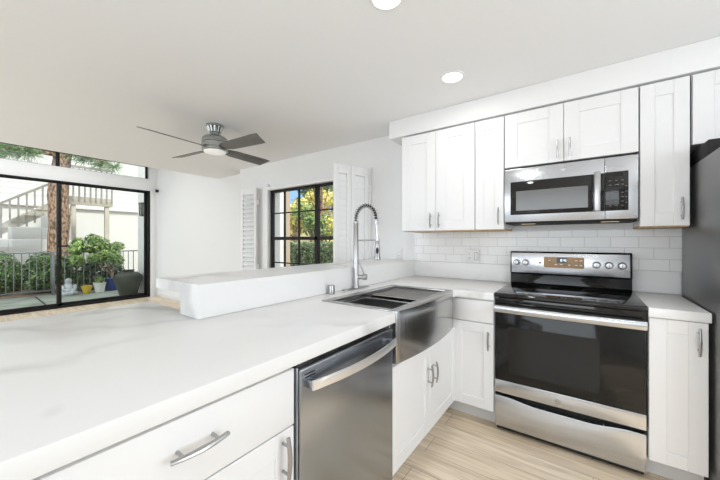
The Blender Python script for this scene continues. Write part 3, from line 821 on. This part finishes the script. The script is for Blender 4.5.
t = thing('outlet', 'white wall outlet just above the far end of the raised bar ledge', 'outlet', (-.78, YW, 1.12))
plate(t, -.822, -.748, YW, 1.072, 1.178)
obj('receptacle', B(-.802, -.768, YW - .0085, YW - .006, 1.092, 1.160, .001), M_plate, t)
s_ = MB()
for z in (1.108, 1.142): s_.box(-.793, -.7895, YW - .0092, YW - .0084, z, z + .009); s_.box(-.7805, -.777, YW - .0092, YW - .0084, z, z + .009)
obj('socket_slots', s_, M_hole, t)

# ================================================================ SHUTTERS
def shutter(name, label, p0, p1, z0, z1, n, th=.028, stile=.05, tilt=62, rod=True, split=None):
    """panel from p0 to p1 in plan"""
    a = Vector((*p0, 0)); b = Vector((*p1, 0)); w = (b - a).length; d = (b - a).normalized()
    ang = math.atan2(d.y, d.x)
    t = thing(name, label, 'shutter', (a.x, a.y, z0)); Mx = Matrix.Translation(a) @ Matrix.Rotation(ang, 4, 'Z')
    m = MB(); cols = [(0, w)] if not split else [(0, split), (split + .003, w)]
    for u0, u1 in cols:
        m.box(u0, u0 + stile, -th / 2, th / 2, z0, z1, .003); m.box(u1 - stile, u1, -th / 2, th / 2, z0, z1, .003)
        m.box(u0 + stile, u1 - stile, -th / 2, th / 2, z0, z0 + .09, .003); m.box(u0 + stile, u1 - stile, -th / 2, th / 2, z1 - .09, z1, .003)
    m.xform(Mx); obj('shutter_frame', m, M_trim, t)
    for u0, u1 in cols:
        L_ = MB(); zz0, zz1 = z0 + .1, z1 - .1; step = (zz1 - zz0) / n
        for i in range(n):
            zc_ = zz0 + step * (i + .5)
            q = Matrix.Translation((0, 0, zc_)) @ Matrix.Rotation(R(tilt), 4, 'X')
            L_.box(u0 + stile + .001, u1 - stile - .001, -.037, .037, -.0045, .0045, .003, seg=1, M=q)
        L_.xform(Mx); obj('louvers', L_, M_trim, t)
        if rod:
            um = (u0 + u1) / 2; q = B(um - .006, um + .006, -.052, -.042, zz0, zz1, .002); q.xform(Mx); obj('tilt_rod', q, M_trim, t)
    for zz in (z0 + .25, z1 - .25):
        obj('hinge', B(b.x - .004, b.x + .004, b.y - .01, YW - .0455 if abs(b.x + 3.1) < .1 else YW, zz, zz + .07, .001), M_trim, t)
    return t
shutter('window_shutter', 'white plantation shutter panel folded against the wall left of the grid window', (-3.42, .50), (-3.10, .535), .60, 2.04, 19, stile=.045, tilt=50, rod=False)
shutter('window_shutter', 'white shutter swung open into the room at the right side of the grid window', (-1.262, .130), (-1.128, .535), .60, 2.045, 20, stile=.048, tilt=85, rod=False, split=.20)

# little black knob beside the door head
m = MB().lathe([(.0, 0), (.012, .001), (.012, .03), (.022, .035), (.034, .055), (.034, .068), (.022, .088), (.002, .092)], (0, 0, 0), 18, cap=False)
m.xform(Matrix.Translation((-7.198 + .01, .765, 2.40)) @ Matrix.Rotation(R(90), 4, 'Y'))
tag(obj('wall_knob', m, M_black), 'small round black knob on the wall beside the upper corner of the sliding door', 'hook')

# ================================================================ CEILING FAN
FXc, FYc = -2.138, -.618
fn = thing('ceiling_fan', 'brushed nickel four-blade ceiling fan with white light lens under the ceiling', 'fan', (FXc, FYc, ZC))
m = MB().lathe([(.078, ZC - .0005), (.078, ZC - .018), (.066, ZC - .026)], (FXc, FYc, 0), 36); cn = obj('canopy', m, M_fan, fn)
for k in range(12):
    a = 2 * PI * k / 12; c, s = math.cos(a), math.sin(a)
    obj('rib', MB().tube([(FXc + .068 * c, FYc + .068 * s, ZC - .020), (FXc + .052 * c, FYc + .052 * s, ZC - .070)], [.010, .007], 8), M_fan, cn)
m = MB().lathe([(.050, ZC - .028), (.046, ZC - .070), (.040, ZC - .075), (.040, ZC - .093), (.050, ZC - .100), (.085, ZC - .112), (.112, ZC - .130), (.118, ZC - .150), (.118, ZC - .172), (.112, ZC - .176)], (FXc, FYc, 0), 40)
obj('motor_housing', m, M_fan, fn)
m = MB().lathe([(.108, ZC - .176), (.108, ZC - .186), (.118, ZC - .189), (.118, ZC - .220), (.108, ZC - .222), (.108, ZC - .230), (.116, ZC - .234), (.116, ZC - .250), (.100, ZC - .256)], (FXc, FYc, 0), 40)
obj('lower_housing', m, M_fan, fn)
m = MB().lathe([(.099, ZC - .250), (.099, ZC - .262), (.085, ZC - .271), (.04, ZC - .276), (.001, ZC - .277)], (FXc, FYc, 0), 36, cap=False)
obj('light_lens', m, M_fanlens, fn)
zb = ZC - .228
for k in range(4):
    a = math.atan2(-.665, .07) + k * PI / 2
    m = MB(); out_ = [(.09, -.034), (.20, -.058), (.58, -.070), (.648, -.066), (.615, .070), (.20, .060), (.09, .034)]
    m.prism(out_, -.0035, .0035, bev=.001)
    Mx = Matrix.Translation((FXc, FYc, zb)) @ Matrix.Rotation(a, 4, 'Z') @ Matrix.Rotation(R(-17), 4, 'X')
    m.xform(Mx); obj('blade', m, M_blade, fn)

# ================================================================ RECESSED LIGHTS
def downlight(x, y, label):
    t = thing('recessed_light', label, 'light', (x, y, ZC), 'recessed ceiling lights')
    m = MB().lathe([(.082, ZC - .0005), (.082, ZC - .005), (.066, ZC - .007), (.064, ZC - .002)], (x, y, 0), 36, cap=False); obj('trim_ring', m, M_trim, t)
    m = MB().lathe([(.0645, ZC - .003), (.001, ZC - .0035)], (x, y, 0), 32, cap=False); obj('lens', m, M_lens, t)
    l = bpy.data.lights.new('downlight', 'AREA'); l.shape = 'DISK'; l.size = .12; l.energy = 2.0; l.color = (1, .985, .96)
    o = bpy.data.objects.new('downlight', l); COL.objects.link(o); o.location = (0, 0, -.010); o.parent = t
downlight(.046, -.144, 'round recessed ceiling light nearest the wall cabinets')
downlight(.040, -1.0, 'round recessed ceiling light cut by the top edge of the photo')
downlight(1.30, -2.6, 'round recessed ceiling light behind and right of the camera')

# ================================================================ OUTDOORS
struct('floor_patio', B(-9.62, XD - .16, -6, 3.4, -.12, -.02), M_patio)
struct('ground', B(-60, 40, -30, 60, -.5, -.13), M_soil)
struct('ground_garden', B(-16, -9.62, -8, 8, -.2, -.03), M_soil)
# patio joint
t7 = MB().prism([(-9.46, -.86), (-9.46, -.83), (-7.42, -.90), (-7.42, -.93)], -.019, -.017)
struct('trim_7', t7, M_dark)
# side pier
struct('wall_pier', B(-8.30, -7.36, .78, .98, -.02, 3.2, bev=.01), M_stucco)
struct('wall_wing', B(-3.80, -3.65, .80, 1.50, -.1, 3.2), M_stucco)
struct('trim_6', B(-3.85, -3.66, 1.50, 1.66, -.1, 3.2), M_tan)

def leafblob(m, c, rad, n, size, seed=0, shell=.75, flat=1.0, zmin=None):
    rnd = random.Random(seed); c = Vector(c)
    for _ in range(n):
        while True:
            v = Vector((rnd.gauss(0, 1), rnd.gauss(0, 1), rnd.gauss(0, 1)))
            if v.length > .01: break
        v.normalize(); rr = shell + (1 - shell) * rnd.random() ** .5
        if rnd.random() < .25: rr *= rnd.random() ** .4
        p = c + Vector((v.x * rad[0], v.y * rad[1], v.z * rad[2])) * rr
        if zmin is not None and p.z < zmin: continue
        nrm = (v + Vector((rnd.uniform(-.8, .8), rnd.uniform(-.8, .8), rnd.uniform(-.4, 1.0)))).normalized()
        u = nrm.cross(Vector((rnd.uniform(-1, 1), rnd.uniform(-1, 1), rnd.uniform(-1, 1)))).normalized(); w = nrm.cross(u)
        s = size * rnd.uniform(.6, 1.3)
        m.add([p - u * s, p - w * s * .45 + nrm * s * .1, p + u * s, p + w * s * .45 + nrm * s * .1], [[0, 1, 2, 3]])
def bush(name, label, cat, blobs, n, size, ml, seed, stems=None, group=None, base=(0, 0, 0), zmin=-.02):
    t = thing(name, label, cat, base, group)
    m = MB()
    for i, (c, r) in enumerate(blobs): leafblob(m, c, r, n, size, seed * 31 + i, zmin=zmin)
    obj('foliage', m, ml, t, smooth=None)
    s = MB()
    for pts, rr in (stems or []): s.tube(pts, rr, 8)
    if not stems:
        for k in range(5):
            c, r = blobs[k % len(blobs)]; a = k * 1.3
            s.tube([(base[0] + .04 * math.cos(a), base[1] + .04 * math.sin(a), base[2]), (c[0] + r[0] * .3 * math.cos(a), c[1] + r[1] * .3 * math.sin(a), c[2] + r[2] * .3)], [.02, .008], 6)
    obj('stem', s, M_bark, t)
    return t
# railing
XR = -9.5
rl = thing('patio_railing', 'grey metal baluster railing along the outer edge of the patio', 'railing', (XR, -1.4, -.02))
m = MB(); m.box(XR - .02, XR + .02, -6, 3.3, .97, 1.0, .003); obj('top_rail', m, M_rail, rl)
m = MB(); m.box(XR - .015, XR + .015, -6, 3.3, .075, .105, .003); obj('bottom_rail', m, M_rail, rl)
for k in range(5):
    y = -5.0 + k * 1.95 + .58 - .02; obj('post', B(XR - .025, XR + .025, y - .025, y + .025, -.02, 1.0, .003), M_rail, rl)
y = -4.0; nb = 0
while y < 3.2 and nb < 90:
    obj('baluster', B(XR - .008, XR + .008, y - .008, y + .008, .1, .975), M_rail, rl); y += .118; nb += 1

# neighbouring building
bl = thing('building', 'white neighbouring two-storey building with lap siding above, across the patio', 'building', (-14.6, 0, -.13))
obj('lower_wall', B(-15.2, -14.6, -14, 7.0, -.13, 2.55), M_stucco, bl)
obj('upper_wall', B(-15.2, -14.55, -2.1, 7.0, 2.551, 6.5), M_siding, bl)
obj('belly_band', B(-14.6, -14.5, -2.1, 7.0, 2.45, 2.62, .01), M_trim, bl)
# block joint wall segment under the stairs
bj = thing('garden_wall', 'pale grey block garden wall standing in front of the outdoor stairs', 'wall', (-12.4, -2.2, -.13))
m = MB()
for r_ in range(6):
    for c in range(9):
        y = -5.6 + c * .66; z = -.13 + r_ * .36
        if z + .352 < 2.56 + .7 * (y - .15): m.box(-12.46, -12.32, y, y + .654, z, z + .352, .008)
obj('blocks', m, M_stucco, bj)

# outdoor staircase : rising toward +y in plane x ~ -12.5
st = thing('outdoor_staircase', 'beige outdoor staircase rising behind the tree trunk to the balcony', 'staircase', (-12.9, -2.5, -.13))
sl = .70
def zr(y): return 2.32 + (y + 1.12) * sl       # handrail height
ytop = .15
nst = 16
for k in range(nst):
    yy = ytop - .27 * (k + 1); z = 2.62 - .189 * (k + 1)
    if z < 0: break
    obj('step', B(-13.5, -12.52, yy, yy + .285, z - .045, z), M_beige, st)
for x in (-12.55, -13.5):
    m = MB(); yb_ = ytop - .27 * 14
    m.prism([(ytop, 2.62), (ytop, 2.30), (yb_, 2.30 - .7 * .27 * 14), (yb_, 2.55 - .7 * .27 * 14)], x - .04, x, axis='x'); obj('stringer', m, M_beige, st)
m = MB(); m.prism([(ytop, zr(ytop) + .03), (ytop, zr(ytop) - .05), (-4.0, zr(-4.0) - .05), (-4.0, zr(-4.0) + .03)], -12.56, -12.50, axis='x'); obj('handrail', m, M_greyrail, st)
y = -3.9
while y < ytop:
    zb_ = zr(y) - 1.0
    if zr(y) > .3: obj('baluster', B(-12.55, -12.51, y - .02, y + .02, max(zb_ + .0, -.1), zr(y) - .04), M_greyrail, st)
    y += .165
# balcony landing
bc_ = thing('balcony', 'beige timber balcony landing with balusters and posts right of the tree trunk', 'balcony', (-12.9, .8, -.13))
obj('deck', B(-13.6, -12.5, .23, 1.42, 2.60, 2.70, .005), M_beige, bc_)
obj('rim_joist', B(-12.52, -12.47, .20, 1.43, 2.42, 2.66, .005), M_beige, bc_)
m = MB(); m.box(-12.53, -12.48, .22, 1.42, 3.62, 3.70, .004); obj('top_rail', m, M_greyrail, bc_)
for k in range(9):
    y = .26 + k * .142; obj('baluster', B(-12.47, -12.43, y - .02, y + .02, 2.56, 3.62), M_greyrail, bc_)
for y in (.42, 1.28): obj('post', B(-12.62, -12.50, y - .06, y + .06, -.13, 2.42, .005), M_beige, bc_)

# pine tree
tt = thing('pine_tree', 'large pine tree with thick brown scaly trunk beyond the patio railing', 'tree', (-11.0, -.14, -.1))
pts = [(-11.0, -.14, -.1), (-11.0, -.15, .5), (-11.02, -.20, 1.2), (-11.0, -.17, 1.8), (-11.02, -.20, 2.5), (-11.05, -.14, 3.2), (-11.0, -.05, 4.2), (-11.0, 0, 6)]
m = MB()
rs = [.31, .26, .22, .225, .215, .20, .18, .14]
fp_, fr_ = [], []
for i in range(len(pts) - 1):
    for k in range(4):
        f_ = k / 4; fp_.append(Vector(pts[i]).lerp(Vector(pts[i + 1]), f_)); fr_.append((rs[i] * (1 - f_) + rs[i + 1] * f_) * random.uniform(.965, 1.035))
m.tube(fp_, fr_, 20); obj('trunk', m, M_bark, tt, smooth=60)
rnd = random.Random(5); mb_ = MB(); ml_ = MB()
for (ex, ey, ez) in ((-9.9, -1.75, 3.25), (-10.1, -2.0, 3.45), (-10.3, -1.25, 3.35), (-10.2, -2.6, 3.75), (-10.5, -1.7, 3.55), (-10.6, .35, 3.55), (-10.3, .9, 3.40), (-10.8, -3.4, 3.7), (-10.4, -1.2, 3.9), (-11.8, 1.2, 4.3), (-12, -2.5, 4.5), (-11, -.5, 6.2)):
    s0 = Vector((-11, -.10, ez + .35)); e0 = Vector((ex, ey, ez)); mb_.tube([s0, s0.lerp(e0, .5) + Vector((0, 0, .12)), e0], [.06, .04, .015], 7)
    for k in range(7):
        p = s0.lerp(e0, .45 + .6 * k / 7) + Vector((rnd.uniform(-.15, .15), rnd.uniform(-.15, .15), rnd.uniform(-.05, .1)))
        for q in range(80):
            d_ = Vector((rnd.gauss(0, 1), rnd.gauss(0, 1), rnd.gauss(0, .7))).normalized(); a_ = p + d_ * rnd.uniform(0, .12); b_ = a_ + d_ * rnd.uniform(.12, .24)
            w_ = d_.cross(Vector((rnd.random(), rnd.random(), rnd.random()))).normalized() * .006
            ml_.add([a_ - w_, a_ + w_, b_ + w_, b_ - w_], [[0, 1, 2, 3]])
obj('branches', mb_, M_bark, tt); obj('needles', ml_, M_leaf_pine, tt, smooth=None)

# shrubs
bush('boxwood_bush', 'round clipped green bush behind the railing at the left edge', 'bush', [((-10.35, -1.42, .50), (.42, .50, .55))], 3800, .035, M_leaf, 1, base=(-10.35, -1.35, -.03))
bush('hedge_shrub', 'dark green shrub behind the railing left of the tree base', 'bush', [((-10.35, -.62, .48), (.28, .30, .50)), ((-10.3, -.45, .40), (.28, .3, .42))], 1800, .04, M_leaf, 2, base=(-10.3, -.5, -.03))
bush('hedge_shrub', 'low dark shrub between the round bush and the tree, behind the railing', 'bush', [((-11.2, -1.0, .32), (.25, .45, .36))], 1800, .04, M_leaf_dark, 3, base=(-11.2, -1.0, -.03))
bush('hedge_shrub', 'dark low foliage behind the railing beyond the left end of the round bush', 'bush', [((-10.6, -2.6, .38), (.45, .9, .45))], 2400, .04, M_leaf_dark, 4, base=(-10.6, -2.6, -.03))
bush('hedge_shrub', 'tall green shrub beyond the railing beside the lantern pier', 'bush', [((-10.4, 1.95, .75), (.3, .32, .62)), ((-10.4, 1.9, .3), (.3, .4, .4))], 1600, .04, M_leaf, 5, base=(-10.4, 1.9, -.03))
# pots
def pot(name, label, x, y, r, h, mt, taper=.72):
    t = thing(name, label, 'pot', (x, y, -.02))
    m = MB().lathe([(r * taper * .9, -.02), (r * taper, -.01), (r * .93, h * .75 - .02), (r, h - .03), (r * 1.04, h - .02), (r * .93, h - .02), (r * .88, h - .05)], (x, y, 0), 28)
    obj('vessel', m, mt, t)
    obj('soil', MB().lathe([(r * .88, h - .055), (.001, h - .045)], (x, y, 0), 20, cap=False), M_soil, t)
    return t
pot('flower_pot', 'yellow glazed flower pot on the patio left of the white pot', -9.05, -.03, .105, .19, M_yellowpot, .6)
pot('flower_pot', 'white flower pot on the patio beneath the large shrub', -9.02, .21, .125, .25, M_whitepot)
pot('flower_pot', 'dark blue glazed pot behind the white flower pot', -9.22, .52, .20, .32, M_bluepot)
rb = random.Random(44)
def scatter(c, r, n, q): return [((c[0] + rb.uniform(-1, 1) * r[0], c[1] + rb.uniform(-1, 1) * r[1], c[2] + rb.uniform(-1, 1) * r[2]), (q * rb.uniform(.7, 1.3),) * 3) for _ in range(n)]
bush('potted_shrub', 'large leafy bright green shrub rising from the blue pot on the patio', 'shrub',
     scatter((-9.22, .22, .98), (.12, .44, .26), 22, .15) + [((-9.22, .12, 1.32), (.12, .14, .12)), ((-9.22, .62, 1.12), (.13, .16, .12))], 150, .045, M_leaf_light, 8,
     stems=[([(-9.22, .52, .27), (-9.22, .46, .6), (-9.22, .28, .95)], [.022, .018, .012]), ([(-9.22, .52, .27), (-9.2, .55, .6), (-9.2, .62, .85)], [.018, .015, .01]), ([(-9.22, .5, .4), (-9.22, .25, .65), (-9.22, .0, .9)], [.018, .014, .01])], base=(-9.22, .52, .27))
bush('hedge_shrub', 'leafy green shrub behind the railing above the stone figurine', 'shrub', scatter((-9.86, -.38, .52), (.10, .46, .36), 26, .17), 130, .045, M_leaf, 9, base=(-9.85, -.35, -.03))
bush('potted_plant', 'small plant sprouting from the white flower pot', 'plant', [((-9.02, .21, .30), (.10, .10, .08))], 120, .03, M_leaf_light, 10, base=(-9.02, .21, .21))
bush('hedge_shrub', 'dark foliage behind the railing between the big shrub and the urn', 'shrub', scatter((-9.90, .50, .40), (.12, .34, .30), 22, .17), 120, .045, M_leaf_dark, 19, base=(-9.95, .55, -.03))
# ground debris plants
# statue
t = thing('garden_figurine', 'small pale stone garden figurine sitting on the patio left of the yellow pot', 'figurine', (-9.15, -.34, -.02))
m = MB().lathe([(.13, -.02), (.14, .02), (.13, .07), (.09, .13), (.085, .19), (.06, .24), (.045, .26)], (-9.15, -.34, 0), 20)
m.tube([(-9.06, -.42, .03), (-9.0, -.30, .05), (-9.06, -.22, .03)], [.05, .055, .045], 10); m.tube([(-9.12, -.45, .20), (-9.05, -.44, .12), (-9.02, -.34, .09)], [.035, .03, .03], 8); m.tube([(-9.12, -.23, .20), (-9.05, -.24, .12), (-9.02, -.32, .09)], [.035, .03, .03], 8)
obj('torso', m, M_stonefig, t)
m = MB().lathe([(.02, .25), (.055, .27), (.065, .31), (.055, .35), (.02, .375)], (-9.14, -.34, 0), 16); obj('head', m, M_stonefig, t)
# urn
m = MB()
prof = [(.17, -.02), (.175, .0), (.215, .14), (.262, .30), (.275, .39), (.262, .45), (.20, .505), (.12, .525), (.108, .54), (.112, .56), (.128, .566), (.128, .575), (.10, .572), (.095, .53)]
m.lathe(prof, (-8.02, .50, 0), 40, cap=False); m.lathe([(.17, -.019), (.001, -.019)], (-8.02, .50, 0), 40, cap=False)
tag(obj('garden_urn', m, M_urn), 'big dark green glazed urn on the patio beside the right door frame', 'urn')
# wall lantern on pier face (faces the camera side, -y)
lx, ly, lz = -7.63, .78, 2.0
t = thing('wall_lantern', 'bronze box wall lantern mounted on the white pier outside the sliding door', 'lantern', (lx, ly, lz))
obj('back_plate', B(lx - .05, lx + .05, ly - .015, ly - .001, lz - .13, lz + .15, .004), M_lantern, t)
m = MB(); m.box(lx - .085, lx + .085, ly - .185, ly - .015, lz + .13, lz + .155, .004); m.box(lx - .07, lx + .07, ly - .17, ly - .03, lz - .16, lz - .135, .004)
for sx in (-1, 1):
    for yy in (ly - .165, ly - .04): m.box(lx + sx * .066 - .008, lx + sx * .066 + .008, yy - .008, yy + .008, lz - .14, lz + .135)
m.box(lx - .07, lx + .07, ly - .170, ly - .160, lz + .02, lz + .034)
obj('cage', m, M_lantern, t); obj('glass', B(lx - .056, lx + .056, ly - .155, ly - .045, lz - .134, lz + .129), M_lanternglass, t)
# outlet box on pier
m = B(-7.70, -7.60, .745, .779, .30, .42, .006); tag(obj('outlet_cover', m, M_lantern), 'small dark outlet cover low on the white pier right of the urn', 'outlet cover')

# view through the dining window
def hedge(name, label, x0, x1, y0, y1, z0, z1, n, size, ml, seed):
    rnd = random.Random(seed); m = MB()
    for _ in range(n):
        f = rnd.random()
        p = Vector((rnd.uniform(x0, x1), rnd.uniform(y0, y1), rnd.uniform(z0, z1)))
        if f < .6: p.y = y0 + abs(rnd.gauss(0, .05))
        elif f < .85: p.z = z1 - abs(rnd.gauss(0, .05))
        u = Vector((rnd.gauss(0, 1), rnd.gauss(0, 1), rnd.gauss(0, 1))).normalized(); w = u.cross(Vector((rnd.gauss(0, 1), rnd.gauss(0, 1), rnd.gauss(0, 1)))).normalized(); s = size * rnd.uniform(.6, 1.3)
        m.add([p - u * s, p - w * s * .5, p + u * s, p + w * s * .5], [[0, 1, 2, 3]])
    t = thing(name, label, 'hedge', ((x0 + x1) / 2, (y0 + y1) / 2, z0)); obj('foliage', m, ml, t, smooth=None)
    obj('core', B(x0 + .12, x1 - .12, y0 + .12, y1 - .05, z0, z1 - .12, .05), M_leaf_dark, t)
hedge('clipped_hedge', 'clipped green hedge right outside the grid window', -8.5, -2.2, 3.0, 3.8, -.1, 1.22, 14000, .04, M_leaf_hedge2, 3)
m = MB()
vs = []; fs = []; rnd = random.Random(2); NX, NY = 16, 10
for j in range(NY + 1):
    for i in range(NX + 1):
        x = -32 + 30 * i / NX; y = 9 + 26 * j / NY; vs.append((x, y, -.2 + max(0, (j - .5)) * 1.05 + rnd.uniform(-.2, .2)))
for j in range(NY):
    for i in range(NX): a = j * (NX + 1) + i; fs.append([a, a + 1, a + NX + 2, a + NX + 1])
m.add(vs, fs); struct('ground_hillside', m, M_hill)
def tree(name, label, x, y, z, h, r, ml, seed, n=1600, size=.11, nb=6):
    rnd = random.Random(seed); t = thing(name, label, 'tree', (x, y, z)); m = MB(); s = MB()
    s.tube([(x, y, z - .3), (x + .1, y, z + h * .4), (x, y + .1, z + h * .75)], [r * .12, r * .09, r * .04], 8)
    for i in range(nb):
        c = (x + rnd.uniform(-.6, .6) * r, y + rnd.uniform(-.5, .5) * r, z + h * .62 + rnd.uniform(-.3, .38) * h); q = r * rnd.uniform(.35, .6)
        leafblob(m, c, (q, q, q * .8), n // nb, size, seed * 17 + i, shell=.3)
        s.tube([(x, y, z + h * .35), c], [r * .05, r * .015], 6)
    obj('crown', m, ml, t, smooth=None); obj('trunk', s, M_bark, t)
tree('garden_tree', 'slender green leafy tree just beyond the clipped hedge', -6.2, 5.0, -.1, 2.3, .75, M_leaf_light, 21, 1500, .07)
tree('garden_tree', 'tall green tree rising at the right side of the grid window', -9.0, 8.1, -.1, 5.2, 1.1, M_leaf, 22, 1300, .09)
tree('garden_tree', 'yellow-leaved tree on the sunny slope seen left in the window', -11.6, 8.9, -.1, 3.9, 1.7, M_leaf_yellow, 23, 3000, .11)
tree('garden_tree', 'yellow-green tree on the slope seen right in the window', -11.0, 11.6, .6, 3.8, 1.8, M_leaf_yellow, 24, 3000, .12)
tree('garden_tree', 'dark green tree high on the slope seen between the yellow trees', -15.0, 13.6, 1.0, 4.6, 1.7, M_leaf, 25, 2000, .15)
t = thing('far_house', 'small far house with blue-grey roof up the sunny slope', 'house', (-16.6, 16.5, 1.5))
obj('walls', B(-17.8, -15.4, 15.6, 17.4, 1.5, 3.5), M_stucco, t)
m = MB(); m.prism([(-18.0, 3.5), (-15.2, 3.5), (-16.6, 4.3)], 15.4, 17.6, axis='y'); obj('roof', m, M_roof, t)
